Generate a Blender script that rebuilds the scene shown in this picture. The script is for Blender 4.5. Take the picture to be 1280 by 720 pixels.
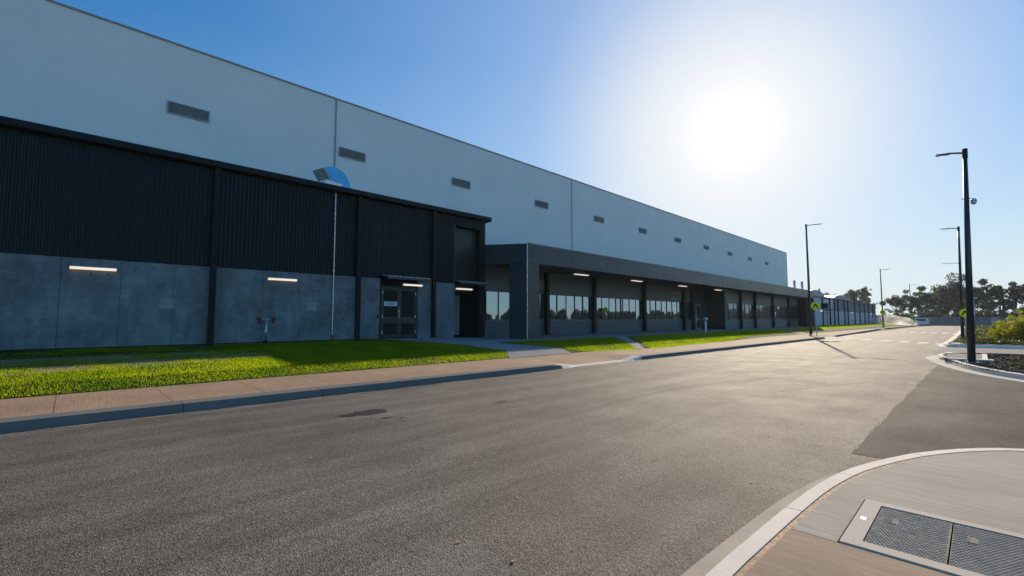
import bpy, bmesh, math, random
import numpy as np
from mathutils import Vector, Matrix
random.seed(7); rng = np.random.default_rng(11)
R = math.radians
scene = bpy.context.scene
for o in list(bpy.data.objects): bpy.data.objects.remove(o)
C = scene.collection

# ------------------------------------------------------------------ camera
cam_d = bpy.data.cameras.new('camera'); cam = bpy.data.objects.new('camera', cam_d); C.objects.link(cam)
cam.location = (0, 0, 1.65)
cam.rotation_euler = (R(90) + math.atan(39.5/569), 0, R(45.8))
cam_d.sensor_width = 36; cam_d.lens = 569/1280*36
cam_d.clip_start = .05; cam_d.clip_end = 5000
scene.camera = cam

# ------------------------------------------------------------------ light
SUN_AZ, SUN_EL = R(15.8), R(21.3)          # azimuth measured from +Y towards -X
sd = Vector((-math.sin(SUN_AZ)*math.cos(SUN_EL), math.cos(SUN_AZ)*math.cos(SUN_EL), math.sin(SUN_EL)))
sun_d = bpy.data.lights.new('sun', 'SUN'); sun = bpy.data.objects.new('sun', sun_d); C.objects.link(sun)
sun_d.energy = 5.0; sun_d.angle = R(.53); sun_d.color = (1, .83, .62)
sun.rotation_euler = sd.to_track_quat('Z', 'Y').to_euler()
w = bpy.data.worlds.new('World'); scene.world = w; w.use_nodes = True
nt = w.node_tree; nt.nodes.clear()
out = nt.nodes.new('ShaderNodeOutputWorld')
sky = nt.nodes.new('ShaderNodeTexSky'); sky.sky_type = 'NISHITA'; sky.sun_disc = False
sky.sun_elevation = SUN_EL; sky.sun_rotation = -SUN_AZ
sky.altitude = 50; sky.air_density = 1.0; sky.dust_density = 0.05; sky.ozone_density = 3.0
hs = nt.nodes.new('ShaderNodeHueSaturation'); hs.inputs['Saturation'].default_value = 1.2
nt.links.new(sky.outputs[0], hs.inputs['Color'])
bg = nt.nodes.new('ShaderNodeBackground'); bg.inputs[1].default_value = .10
tint = nt.nodes.new('ShaderNodeMix'); tint.data_type = 'RGBA'; tint.blend_type = 'MULTIPLY'; tint.inputs[0].default_value = 1
tint.inputs[7].default_value = (.70, 1.28, 1.42, 1); nt.links.new(hs.outputs[0], tint.inputs[6])
sepd = nt.nodes.new('ShaderNodeSeparateXYZ'); geo0 = nt.nodes.new('ShaderNodeTexCoord'); nt.links.new(geo0.outputs['Generated'], sepd.inputs[0])
def wm0(op, a, b=None, clamp=False):
    n = nt.nodes.new('ShaderNodeMath'); n.operation = op; n.use_clamp = clamp
    for i, v in enumerate((a, b)):
        if v is None: continue
        if isinstance(v, (int, float)): n.inputs[i].default_value = v
        else: nt.links.new(v, n.inputs[i])
    return n.outputs[0]
lowsky = wm0('SUBTRACT', 1, wm0('MULTIPLY', sepd.outputs[2], 1.5), True)      # hazy lower air takes light out of the sunward sky
d0 = nt.nodes.new('ShaderNodeVectorMath'); d0.operation = 'DOT_PRODUCT'; d0.inputs[1].default_value = sd; nt.links.new(geo0.outputs['Generated'], d0.inputs[0])
sunw = wm0('ADD', wm0('MULTIPLY', d0.outputs['Value'], .8), .3, True)
att = wm0('SUBTRACT', 1, wm0('MULTIPLY', wm0('MULTIPLY', lowsky, sunw), .50))
sc_ = nt.nodes.new('ShaderNodeVectorMath'); sc_.operation = 'SCALE'; nt.links.new(tint.outputs[2], sc_.inputs[0]); nt.links.new(att, sc_.inputs[3])
nt.links.new(sc_.outputs[0], bg.inputs[0])
# solar aureole: forward-scattered light round the sun, a function of the angle from it
geo = nt.nodes.new('ShaderNodeTexCoord')
dot = nt.nodes.new('ShaderNodeVectorMath'); dot.operation = 'DOT_PRODUCT'; dot.inputs[1].default_value = Vector((-math.sin(R(19.4))*math.cos(R(20.8)), math.cos(R(19.4))*math.cos(R(20.8)), math.sin(R(20.8))))
nt.links.new(geo.outputs['Generated'], dot.inputs[0])
def wm(op, a, b=None):
    n = nt.nodes.new('ShaderNodeMath'); n.operation = op
    for i, v in enumerate((a, b)):
        if v is None: continue
        if isinstance(v, (int, float)): n.inputs[i].default_value = v
        else: nt.links.new(v, n.inputs[i])
    return n.outputs[0]
ang = wm('ARCCOSINE', wm('MINIMUM', wm('MAXIMUM', dot.outputs['Value'], -1), 1))
def wramp(fac, stops):
    x = nt.nodes.new('ShaderNodeValToRGB'); x.color_ramp.interpolation = 'B_SPLINE' if 0 else 'LINEAR'; e = x.color_ramp.elements
    while len(e) < len(stops): e.new(.5)
    for k, (p, c) in enumerate(stops): e[k].position = p; e[k].color = (c, c, c, 1)
    nt.links.new(fac, x.inputs[0]); return x.outputs[0]
def wmix(f, a, col):
    x = nt.nodes.new('ShaderNodeMix'); x.data_type = 'RGBA'; nt.links.new(f, x.inputs[0]); nt.links.new(a, x.inputs[6]); x.inputs[7].default_value = (*col, 1); return x.outputs[2]
deg = wm('DIVIDE', ang, R(90))
glow_w = wramp(deg, [(p/90, v) for p, v in ((0, 1), (4, .97), (8, .86), (10, .78), (13, .64), (17, .44), (22, .26), (29, .18), (38, .11), (52, .035), (64, 0))])
low_w = wramp(sepd.outputs[2], [(0, .90), (.06, .86), (.10, .74), (.16, .52), (.22, .34), (.32, .14), (.5, 0)])
low_w = wm('MULTIPLY', low_w, wramp(deg, [(0, 1), (.45, .85), (1, .25)]))
c1 = wmix(low_w, sc_.outputs[0], (5.9, 6.35, 6.95))
c2_ = wmix(glow_w, c1, (7.5, 7.5, 7.5))
nt.links.new(c2_, bg.inputs[0])
core = wm('MULTIPLY', wm('EXPONENT', wm('DIVIDE', ang, -.06)), .21)
bg2 = nt.nodes.new('ShaderNodeBackground'); bg2.inputs[0].default_value = (1, .97, .92, 1)
nt.links.new(core, bg2.inputs[1])
add = nt.nodes.new('ShaderNodeAddShader')
nt.links.new(bg.outputs[0], add.inputs[0]); nt.links.new(bg2.outputs[0], add.inputs[1])
nt.links.new(add.outputs[0], out.inputs[0])
scene.view_settings.view_transform = 'Standard'; scene.view_settings.look = 'None'
scene.view_settings.exposure = .3; scene.view_settings.gamma = 1; scene.view_settings.use_curve_mapping = False
scene.render.engine = 'CYCLES'

# ------------------------------------------------------------------ materials
class Mat:
    def __init__(s, name):
        s.m = bpy.data.materials.new(name); s.m.use_nodes = True
        s.t = s.m.node_tree; s.b = s.t.nodes['Principled BSDF']; s.o = s.t.nodes['Material Output']
        s.co = s.t.nodes.new('ShaderNodeTexCoord').outputs['Object']
    def n(s, typ, **k):
        x = s.t.nodes.new(typ)
        for a, v in k.items(): setattr(x, a, v)
        return x
    def link(s, a, b): s.t.links.new(a, b)
    def math(s, op, a, b=None):
        x = s.n('ShaderNodeMath', operation=op)
        for i, v in enumerate((a, b)):
            if v is None: continue
            if isinstance(v, (int, float)): x.inputs[i].default_value = v
            else: s.link(v, x.inputs[i])
        return x.outputs[0]
    def mapped(s, scale=(1, 1, 1), rot=(0, 0, 0)):
        x = s.n('ShaderNodeMapping'); x.inputs['Scale'].default_value = scale; x.inputs['Rotation'].default_value = rot
        s.link(s.co, x.inputs[0]); return x.outputs[0]
    def noise(s, scale, detail=4, rough=.55, vec=None):
        x = s.n('ShaderNodeTexNoise'); x.inputs['Scale'].default_value = scale
        x.inputs['Detail'].default_value = detail; x.inputs['Roughness'].default_value = rough
        s.link(vec or s.co, x.inputs['Vector']); return x.outputs[0]
    def ramp(s, fac, stops):
        x = s.n('ShaderNodeValToRGB'); e = x.color_ramp.elements
        while len(e) < len(stops): e.new(.5)
        for i, (p, c) in enumerate(stops):
            e[i].position = p; e[i].color = (c, c, c, 1) if isinstance(c, (int, float)) else (*c, 1)
        s.link(fac, x.inputs[0]); return x.outputs[0]
    def mix(s, fac, a, b, mode='MIX'):
        x = s.n('ShaderNodeMix', data_type='RGBA', blend_type=mode)
        for i, v in ((0, fac), (6, a), (7, b)):
            if isinstance(v, (int, float)): x.inputs[i].default_value = v if i == 0 else (v, v, v, 1)
            elif isinstance(v, tuple): x.inputs[i].default_value = (*v, 1)
            else: s.link(v, x.inputs[i])
        return x.outputs[2]
    def bump(s, h, strength=.3, dist=.01):
        x = s.n('ShaderNodeBump'); x.inputs['Strength'].default_value = strength; x.inputs['Distance'].default_value = dist
        s.link(h, x.inputs['Height']); s.link(x.outputs[0], s.b.inputs['Normal'])
    def set(s, **k):
        for a, v in k.items():
            i = s.b.inputs[a.replace('_', ' ')]
            if hasattr(v, 'links') or isinstance(v, bpy.types.NodeSocket): s.link(v, i)
            else: i.default_value = (*v[:3], 1) if isinstance(v, tuple) else v
        return s.m

def plain(name, col, rough=.5, metal=0, var=.12, scale=3, spec=.5):
    m = Mat(name)
    f = m.ramp(m.noise(scale, 5), [(.3, 1-var), (.7, 1+var)])
    c = m.mix(1, col, f, 'MULTIPLY')
    r = m.ramp(m.noise(scale*2.3, 3), [(.3, max(0, rough-.08)), (.7, min(1, rough+.08))])
    return m.set(Base_Color=c, Roughness=r, Metallic=metal, Specular_IOR_Level=spec)

def asphalt(name, base, tone=(1, .97, .93), spec=.28):
    m = Mat(name)
    fine = m.noise(95, 3, .7); sp = m.n('ShaderNodeTexVoronoi'); sp.inputs['Scale'].default_value = 105; m.link(m.co, sp.inputs['Vector'])
    spk = m.ramp(sp.outputs['Color'], [(.22, .50), (.8, 1.62)])
    big = m.ramp(m.noise(.35, 5, .6), [(.32, .76), (.68, 1.22)])
    streak = m.ramp(m.noise(1.1, 4, .6, m.mapped((1.7, .16, 1), (0, 0, R(-8)))), [(.38, .87), (.66, 1.13)])
    swirl = m.ramp(m.noise(2.6, 6, .7, m.mapped((.9, .35, 1), (0, 0, R(20)))), [(.35, .86), (.7, 1.16)])
    c = m.mix(1, tuple(base*t for t in tone), spk, 'MULTIPLY')
    for f in (big, streak, swirl): c = m.mix(1, c, f, 'MULTIPLY')
    mid = m.ramp(m.noise(24, 3, .75), [(.36, .82), (.64, 1.2)])
    c = m.mix(1, c, mid, 'MULTIPLY')
    track = m.ramp(m.noise(.55, 3, .5, m.mapped((3.2, .07, 1), (0, 0, R(-3)))), [(.42, .88), (.58, 1.1)])
    c = m.mix(1, c, track, 'MULTIPLY')
    # pale dusty wear
    dust = m.ramp(m.noise(.9, 7, .72), [(.54, 0), (.72, .35)])
    c = m.mix(dust, c, (base*2.1, base*1.95, base*1.75))
    m.bump(m.math('ADD', m.math('MULTIPLY', sp.outputs['Distance'], .8), fine), .8, .008)
    rr = m.ramp(m.noise(.8, 5, .6), [(.35, .76), (.7, .83)])
    return m.set(Base_Color=c, Roughness=rr, Specular_IOR_Level=spec)

def concrete(name, col, joints=None, brush=True, rough=.88, stain=.2):
    m = Mat(name)
    big = m.ramp(m.noise(.7, 6, .62), [(.3, 1-stain), (.7, 1+stain*.7)])
    fine = m.ramp(m.noise(40, 4, .7), [(.3, .92), (.7, 1.07)])
    c = m.mix(1, col, big, 'MULTIPLY'); c = m.mix(1, c, fine, 'MULTIPLY')
    if brush:
        br = m.ramp(m.noise(6, 4, .6, m.mapped((.22, 5, 1))), [(.35, .84), (.65, 1.10)])
        c = m.mix(1, c, br, 'MULTIPLY')
    spots = m.ramp(m.noise(9, 2, .5), [(.74, 1), (.8, .6)])
    c = m.mix(1, c, spots, 'MULTIPLY')
    if joints:
        sp = m.n('ShaderNodeSeparateXYZ'); m.link(m.co, sp.inputs[0])
        y = m.math('ABSOLUTE', m.math('SUBTRACT', m.math('FRACT', m.math('DIVIDE', m.math('ADD', sp.outputs[1], joints[1]), joints[0])), .5))
        j = m.ramp(y, [(.5-.0075/joints[0]*1.3, 1), (.5-.0045/joints[0], .42)])
        c = m.mix(1, c, j, 'MULTIPLY')
    m.bump(m.noise(70, 4, .7), .25, .003)
    return m.set(Base_Color=c, Roughness=rough, Specular_IOR_Level=.15)

def precast(name):
    m = Mat(name)
    col = (.178, .20, .215)
    big = m.ramp(m.noise(.8, 7, .65), [(.34, .68), (.66, 1.25)])
    cloud = m.ramp(m.noise(3.1, 6, .7), [(.36, .82), (.66, 1.14)])
    drip = m.ramp(m.noise(2.2, 5, .6, m.mapped((1, 1.8, .3))), [(.4, .86), (.62, 1.06)])
    hor = m.ramp(m.noise(3.5, 3, .6, m.mapped((1, .25, 3.4))), [(.35, .94), (.65, 1.05)])
    c = m.mix(1, col, big, 'MULTIPLY')
    for f in (cloud, drip, hor): c = m.mix(1, c, f, 'MULTIPLY')
    spots = m.ramp(m.noise(3.3, 2, .4), [(.735, 1), (.77, .55)])
    c = m.mix(1, c, spots, 'MULTIPLY')
    m.bump(m.noise(18, 5, .7), .25, .004)
    return m.set(Base_Color=c, Roughness=.62, Specular_IOR_Level=.4)

def leafmat(name, dark, light, trans=.4, rough=.5, scale=.6, vary=True):
    m = Mat(name)
    oi = m.noise(scale, 4, .6)
    inst = m.noise(scale*14, 2, .5)
    f = m.math('ADD', m.math('MULTIPLY', oi, .55), m.math('MULTIPLY', inst, .45))
    c = m.ramp(f, [(.36, dark), (.64, light)])
    d = m.b; m.set(Base_Color=c, Roughness=rough, Specular_IOR_Level=.3)
    tr = m.n('ShaderNodeBsdfTranslucent')
    c2 = m.mix(1, c, (2.0, 1.95, .5) if name == 'grass_blades' else (1.5, 1.7, .55), 'MULTIPLY'); m.link(c2, tr.inputs[0])
    mx = m.n('ShaderNodeMixShader'); mx.inputs[0].default_value = trans
    m.link(d.outputs[0], mx.inputs[1]); m.link(tr.outputs[0], mx.inputs[2]); m.link(mx.outputs[0], m.o.inputs[0])
    return m.m

def emis(name, col, s):
    m = Mat(name); return m.set(Base_Color=(.8, .8, .8), Emission_Color=col, Emission_Strength=s, Roughness=.4)

def glassmat(name, refl=.45, tint=(.012, .018, .02), gcol=(.64, .76, .90)):
    m = Mat(name)
    m.set(Base_Color=tint, Roughness=.3, Specular_IOR_Level=.2)
    gl = m.n('ShaderNodeBsdfGlossy'); gl.inputs['Roughness'].default_value = .012; gl.inputs[0].default_value = (*gcol, 1)
    bp = m.n('ShaderNodeBump'); bp.inputs['Strength'].default_value = .02; bp.inputs['Distance'].default_value = .02
    m.link(m.noise(.9, 2, .5), bp.inputs['Height']); m.link(bp.outputs[0], gl.inputs['Normal'])
    mx = m.n('ShaderNodeMixShader'); mx.inputs[0].default_value = refl
    m.link(m.b.outputs[0], mx.inputs[1]); m.link(gl.outputs[0], mx.inputs[2]); m.link(mx.outputs[0], m.o.inputs[0])
    return m.m

M = {}
M['asphalt'] = asphalt('asphalt', (.135), (1, .86, .71))
M['asphalt_new'] = asphalt('newer_asphalt', .05, (1, .95, .90), spec=.10)
M['stain'] = asphalt('oil_stain', .016)
M['paint'] = concrete('road_paint', (.62, .62, .6), brush=False, stain=.25)
M['path'] = concrete('path_concrete', (.36, .245, .16), joints=(1.55, .1), stain=.16)
M['apron'] = concrete('apron_concrete', (.30, .29, .28), joints=(3, 0), stain=.18)
M['slab'] = concrete('slab_concrete', (.40, .355, .295), stain=.2)
M['slab_dark'] = concrete('older_slab_concrete', (.36, .265, .185), stain=.2)
M['kerb'] = concrete('kerb_concrete', (.16, .158, .15), brush=False, stain=.16)
M['kerb_white'] = concrete('pale_kerb_concrete', (.80, .71, .60), brush=False, stain=.16)
M['gutter'] = concrete('gutter_concrete', (.42, .37, .31), brush=False, stain=.3)
M['sealant'] = plain('brown_sealant', (.33, .19, .10), .8, var=.4, scale=12)
M['dark_gap'] = plain('joint_shadow_gap', (.03, .028, .026), .9)
M['precast'] = precast('precast_concrete')
M['patch'] = concrete('repair_patch', (.30, .315, .33), brush=False, stain=.08)
M['white_clad'] = plain('pale_grey_cladding', (.86, .80, .765), .55, var=.035, scale=.5)
M['dark_clad'] = plain('black_cladding', (.005, .009, .014), .42, var=.15, scale=1.2, spec=.28)
M['charcoal'] = plain('charcoal_panel', (.040, .050, .058), .4, var=.08, scale=1)
M['charcoal2'] = plain('soffit_panel', (.060, .064, .066), .6, var=.08, scale=1)
M['office_wall'] = plain('grey_cladding', (.115, .13, .14), .5, var=.06, scale=1.3)
M['office_low'] = plain('slate_panel', (.085, .105, .13), .5, var=.08, scale=1.3)
M['black'] = plain('black_paint', (.007, .008, .010), .5, var=.2, spec=.25)
M['pole'] = plain('lamp_post_paint', (.03, .036, .045), .35, metal=.3, var=.15)
M['galv'] = plain('galvanised_steel', (.42, .44, .46), .38, metal=.85, var=.15, scale=9)
M['silver'] = plain('silver_trim', (.62, .64, .66), .3, metal=.6, var=.1, scale=5)
M['louvre'] = plain('louvre_grey', (.30, .29, .27), .55, var=.1)
M['door_dark'] = plain('dark_green_grey_door', (.018, .024, .024), .4, var=.1)
M['door_rail'] = plain('door_frame_paint', (.024, .031, .032), .4, var=.1)
M['door_white'] = plain('pale_door_paint', (.38, .38, .37), .5, var=.05)
M['blue_film'] = plain('blue_sheet_metal', (.05, .50, .90), .35, var=.12, scale=2)
M['duct_in'] = plain('bare_sheet_metal', (.75, .74, .70), .3, metal=.35, var=.1)
M['light'] = emis('lit_diffuser', (1, .76, .50, 1), .72)
M['soffit_light'] = emis('lit_soffit_diffuser', (1, .84, .70, 1), .74)
M['glass'] = glassmat('window_glass')
M['glass_dark'] = glassmat('dark_window_glass', .22)
M['frame'] = plain('window_frame_paint', (.05, .055, .06), .4)
M['frame_pale'] = plain('pale_window_frame', (.30, .33, .35), .45)
M['sign_y'] = plain('fluorescent_yellow_sign', (1, .88, .0), .6, var=.05)
M['sign_w'] = plain('white_sign', (.55, .68, .80), .5, var=.03)
M['sign_blue'] = plain('blue_lettering', (.03, .10, .35), .5)
M['red_dark'] = plain('dark_red_valve', (.16, .018, .012), .45)
M['pale_panel'] = plain('pale_blue_grey_panel', (.40, .48, .56), .5, var=.05, scale=.6)
M['fence'] = plain('blue_grey_fence', (.10, .13, .16), .55, var=.15, scale=.7)
M['roof_pale'] = plain('pale_roof_sheet', (.30, .33, .34), .5, var=.05)
M['white'] = plain('white_paint', (.7, .71, .72), .35, var=.05)
M['tyre'] = plain('rubber', (.02, .02, .02), .8)
M['lid'] = plain('cast_iron_lid', (.42, .39, .34), .6, metal=.2, var=.25, scale=14)
M['lid_base'] = plain('cast_iron_recess', (.10, .09, .078), .85, metal=0, var=.3, scale=9)
M['bark'] = plain('bark', (.12, .10, .085), .85, var=.3, scale=2)
M['leaf_far'] = leafmat('eucalypt_leaves', (.020, .034, .018), (.075, .095, .045), .25, scale=.25)
M['leaf_dark'] = leafmat('dark_leaves', (.012, .022, .012), (.045, .062, .03), .18, scale=.25)
M['leaf_brown'] = leafmat('brown_scrub_leaves', (.03, .028, .018), (.09, .08, .045), .2, scale=.4)
M['leaf_bush'] = leafmat('yellow_green_leaves', (.07, .10, .012), (.40, .34, .035), .55, scale=1.2)
M['cover'] = leafmat('ground_cover_leaves', (.035, .05, .018), (.12, .12, .04), .4, scale=1.5)
M['grass'] = leafmat('grass_blades', (.09, .17, .006), (.25, .30, .012), .78, rough=.42, scale=.9)
def soil(name, a, b, sc=3):
    m = Mat(name); f = m.noise(sc, 8, .7)
    m.bump(m.noise(sc*9, 5, .7), .8, .03)
    return m.set(Base_Color=m.ramp(f, [(.3, a), (.7, b)]), Roughness=.9, Specular_IOR_Level=.2)
M['turf'] = soil('turf_soil', (.022, .045, .010), (.045, .075, .014))
M['dry'] = soil('dry_turf', (.20, .15, .08), (.34, .26, .15))
M['mulch'] = soil('bark_mulch', (.020, .014, .011), (.075, .052, .04), 9)
M['chip'] = plain('bark_chips', (.085, .048, .028), .85, var=.6, scale=5)
M['earth'] = soil('dry_earth', (.11, .09, .06), (.2, .17, .12), .3)
M['land'] = soil('far_land', (.05, .06, .025), (.12, .11, .06), .08)

# ------------------------------------------------------------------ mesh tools
class MB:
    def __init__(s): s.v = []; s.f = []
    def add(s, vs, fs):
        o = len(s.v); s.v += [tuple(v) for v in vs]; s.f += [tuple(i+o for i in f) for f in fs]; return s
    def box(s, x0, x1, y0, y1, z0, z1):
        x0, x1 = sorted((x0, x1)); y0, y1 = sorted((y0, y1)); z0, z1 = sorted((z0, z1))
        return s.add([(x0,y0,z0),(x1,y0,z0),(x1,y1,z0),(x0,y1,z0),(x0,y0,z1),(x1,y0,z1),(x1,y1,z1),(x0,y1,z1)],
                     [(0,3,2,1),(4,5,6,7),(0,1,5,4),(1,2,6,5),(2,3,7,6),(3,0,4,7)])
    def hexa(s, b, t):      # bottom 4 pts, top 4 pts (ccw from above)
        return s.add(list(b)+list(t), [(0,3,2,1),(4,5,6,7),(0,1,5,4),(1,2,6,5),(2,3,7,6),(3,0,4,7)])
    def tube(s, pts, rad, n=12, cap=True):
        pts = [Vector(p) for p in pts]; rad = rad if isinstance(rad, (list, tuple)) else [rad]*len(pts)
        o = len(s.v); prev = None
        for i, p in enumerate(pts):
            d = (pts[min(i+1, len(pts)-1)]-pts[max(i-1, 0)]).normalized()
            if prev is None:
                a = Vector((0, 0, 1)) if abs(d.z) < .9 else Vector((1, 0, 0)); u = d.cross(a).normalized()
            else: u = (prev - d*prev.dot(d)).normalized()
            prev = u; v = d.cross(u)
            for k in range(n):
                t = 2*math.pi*k/n; s.v.append(tuple(p+(u*math.cos(t)+v*math.sin(t))*rad[i]))
        for i in range(len(pts)-1):
            for k in range(n):
                a = o+i*n+k; b = o+i*n+(k+1) % n; s.f.append((a, b, b+n, a+n))
        if cap:
            s.f.append(tuple(o+k for k in range(n))[::-1]); s.f.append(tuple(o+(len(pts)-1)*n+k for k in range(n)))
        return s
    def prism(s, poly, axis, a, b):     # polygon in the two other axes, extruded along axis
        def P(u, v, w):
            return {'x': (w, u, v), 'y': (u, w, v), 'z': (u, v, w)}[axis]
        n = len(poly)
        return s.add([P(u, v, a) for u, v in poly]+[P(u, v, b) for u, v in poly],
                     [tuple(range(n))[::-1], tuple(range(n, 2*n))]+[(i, (i+1) % n, (i+1) % n+n, i+n) for i in range(n)])
    def build(s, name, mat, parent=None, bevel=0, smooth=False, fixn=True):
        me = bpy.data.meshes.new(name); me.from_pydata(s.v, [], s.f)
        if fixn or bevel:
            bm = bmesh.new(); bm.from_mesh(me); bmesh.ops.recalc_face_normals(bm, faces=bm.faces)
            if bevel:
                es = [e for e in bm.edges if len(e.link_faces) == 2 and e.calc_face_angle(0) > .5]
                bmesh.ops.bevel(bm, geom=es, offset=bevel, segments=2, affect='EDGES', profile=.5)
            bm.to_mesh(me); bm.free()
        me.materials.append(mat)
        if smooth:
            me.polygons.foreach_set('use_smooth', [True]*len(me.polygons))
        o = bpy.data.objects.new(name, me); C.objects.link(o)
        if parent:
            o.parent = parent; o.matrix_parent_inverse = Matrix.Translation(-parent.location) if not any(parent.rotation_euler) else parent.matrix_basis.inverted()
        return o
def tag(o, label=None, cat=None, group=None, kind=None):
    if label: o['label'] = label
    if cat: o['category'] = cat
    if group: o['group'] = group
    if kind: o['kind'] = kind
    return o
def empty(name, loc, label, cat, group=None):
    o = bpy.data.objects.new(name, None); C.objects.link(o); o.location = loc; o.empty_display_size = .3
    return tag(o, label, cat, group)
def struct(name, mb, mat, **k): return tag(mb.build(name, mat, **k), kind='structure')
def copy_thing(o, loc, label, rotz=None, parent=None):
    c = o.copy(); C.objects.link(c); c.parent = parent
    if parent is None:
        c.location = loc
        if rotz is not None: c.rotation_euler.z = rotz
        c['label'] = label
    for ch in list(o.children): copy_thing(ch, None, None, None, c)
    return c
def tri_cloud(name, V, mat, parent=None, n=3):
    """V: (N*n,3) array, n verts per face"""
    N = len(V)//n; me = bpy.data.meshes.new(name)
    me.vertices.add(N*n); me.vertices.foreach_set('co', V.astype(np.float32).ravel())
    me.loops.add(N*n); me.loops.foreach_set('vertex_index', np.arange(N*n, dtype=np.int32))
    me.polygons.add(N); me.polygons.foreach_set('loop_start', np.arange(0, N*n, n, dtype=np.int32))
    me.polygons.foreach_set('loop_total', np.full(N, n, dtype=np.int32))
    me.update(calc_edges=True); me.materials.append(mat)
    o = bpy.data.objects.new(name, me); C.objects.link(o)
    if parent: o.parent = parent; o.matrix_parent_inverse = Matrix.Translation(-parent.location)
    return o

# ------------------------------------------------------------------ ground
WALL = -20.9                     # face of the dark annexe
def prof(x, y=0):                # rise of the verge from footpath to building
    z = prof0(x); t = max(0, min(1, (y-12)/6))
    return min(z, .70-.14*t)
def prof0(x):
    P = [(-12.9, .15), (-13.5, .36), (-15.9, .56), (-20.4, .69), (-60, .7)]
    if x >= -12.9: return .15
    for (a, za), (b, zb) in zip(P, P[1:]):
        if x >= b: return za+(zb-za)*(x-a)/(b-a)
    return .7
m = MB(); m.add([(-900,-500,-.06),(900,-500,-.06),(900,1600,-.06),(-900,1600,-.06)], [(0,1,2,3)])
struct('ground', m, M['land'])
m = MB(); m.add([(-10.05,-45,0),(70,-45,0),(70,172,0),(-10.05,172,0)], [(0,1,2,3)])
struct('road', m, M['asphalt'])
edge = [(-1.2+.012*math.sin(y*2.7)+rng.normal(0, .006), y, .004) for y in np.arange(22.5, 6.9, -.18)]
m = MB(); m.add([(70,7.0,.004),(70,22.5,.004)]+edge, [tuple(range(len(edge)+2))])
struct('side_road', m, M['asphalt_new'])
m = MB(); m.add([(-1.75,30.5,.004),(70,30.5,.004),(70,38.6,.004),(-1.9,38.3,.004),(-1.62,35.4,.004)], [(0,1,2,3,4)])
struct('driveway', m, concrete('driveway_surface', (.20,.195,.19), brush=False, stain=.25))

# oil stain: a ragged dark patch
m = MB()
for cx, cy, r, sq in ((-7.68, 3.86, .42, .62), (-7.05, 3.92, .10, .5), (-6.9, 4.12, .06, .6), (-6.78, 6.3, .16, .5)):
    n = 40; ph = rng.random(4)*6
    pts = []
    for k in range(n):
        t = 2*math.pi*k/n
        rr = r*(1+.16*math.sin(3*t+ph[0])+.12*math.sin(7*t+ph[1])+.07*math.sin(13*t+ph[2]))
        pts.append((cx+rr*sq*math.cos(t)*.8, cy+rr*math.sin(t), .004))
    m.add(pts, [tuple(range(n))])
tag(m.build('oil_stain', M['stain'], fixn=False), kind='structure')

# left kerb, with pram ramps; height along y
def kh(y):
    for a, b, c, d in ((11.6, 13.0, 16.0, 17.2), (47.0, 48.2, 51.6, 52.8), (97, 98, 101, 102)):
        if a < y < d:
            if y < b: return .15-(.15-.015)*(y-a)/(b-a)
            if y > c: return .015+(.15-.015)*(y-c)/(d-c)
            return .015
    return .15
def kx(y):                                   # kerb line, easing left beyond the crossing
    if y < 45: return -10.0+.012*max(0, y)*1.0
    return -9.46 - 2.2*min(1, max(0, (y-45)/50))**1.2
km = MB(); kp = MB()
ys = [-45+2.45*i for i in range(0, 90)]
for a, b in zip(ys, ys[1:]):
    if b > 158: break
    st = [a+.006]+[y for y in np.arange(math.ceil(a*2)/2, b, .5) if a+.05 < y < b-.05]+[b-.006]
    for u, v in zip(st, st[1:]):
        pale = 11.9 < (u+v)/2 < 17.0 or 47.3 < (u+v)/2 < 52.5
        X0, X1 = kx(u), kx(v); h0, h1 = kh(u), kh(v)
        wd0 = .04+.9*(.15-h0)/.135*.25; wd1 = .04+.9*(.15-h1)/.135*.25
        (kp if pale else km).hexa([(X0-.42,u,-.02),(X0,u,-.02),(X1,v,-.02),(X1-.42,v,-.02)],
                [(X0-.42,u,.156 if h0>.149 else h0+.02),(X0-wd0,u,h0),(X1-wd1,v,h1),(X1-.42,v,.156 if h1>.149 else h1+.02)])
struct('kerb', km, M['kerb']); struct('ramp_kerb', kp, concrete('ramp_concrete', (.62,.58,.52), brush=False, stain=.1))

# footpath sheet
m = MB(); sy = list(np.arange(-45, 160, .5)); cols = [0, .12, .5, 1]
xb = lambda y: -12.9+max(0, min(1, (y-16)/5))*.95 - max(0, min(1, (y-30)/25))*1.4
o = 0
for y in sy:
    X0 = kx(y)-.415; X1 = xb(y)-.3
    for c in cols:
        x = X0+(X1-X0)*c; z = .152 if c == 1 else .152-(.152-min(.152, kh(y)+.012))*(1-c)**1.2
        m.v.append((x, y, z))
for i in range(len(sy)-1):
    for k in range(3):
        a = i*4+k; m.f.append((a, a+4, a+5, a+1))
struct('footpath', m, M['path'])

# verge terrain (turf soil) as one grid, aprons laid on top
def polyin(P, x, y):
    c = np.zeros(len(x), bool); n = len(P)
    for i in range(n):
        x0, y0 = P[i]; x1, y1 = P[(i+1) % n]
        if y0 == y1: continue
        cond = ((y0 > y) != (y1 > y)) & (x < (x1-x0)*(y-y0)/(y1-y0)+x0); c ^= cond
    return c
m = MB(); gx = [-12.88,-13.2,-13.5,-14.3,-15.1,-15.9,-17.4,-18.9,-20.4,-23,-60]; gy = list(np.arange(-45, 175, 2.0))
for y in gy:
    for x in gx: m.v.append((x, y, prof(x, y)-.012))
nx = len(gx)
for i in range(len(gy)-1):
    for k in range(nx-1):
        a = i*nx+k; m.f.append((a, a+nx, a+nx+1, a+1))
struct('verge', m, M['turf'])

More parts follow.
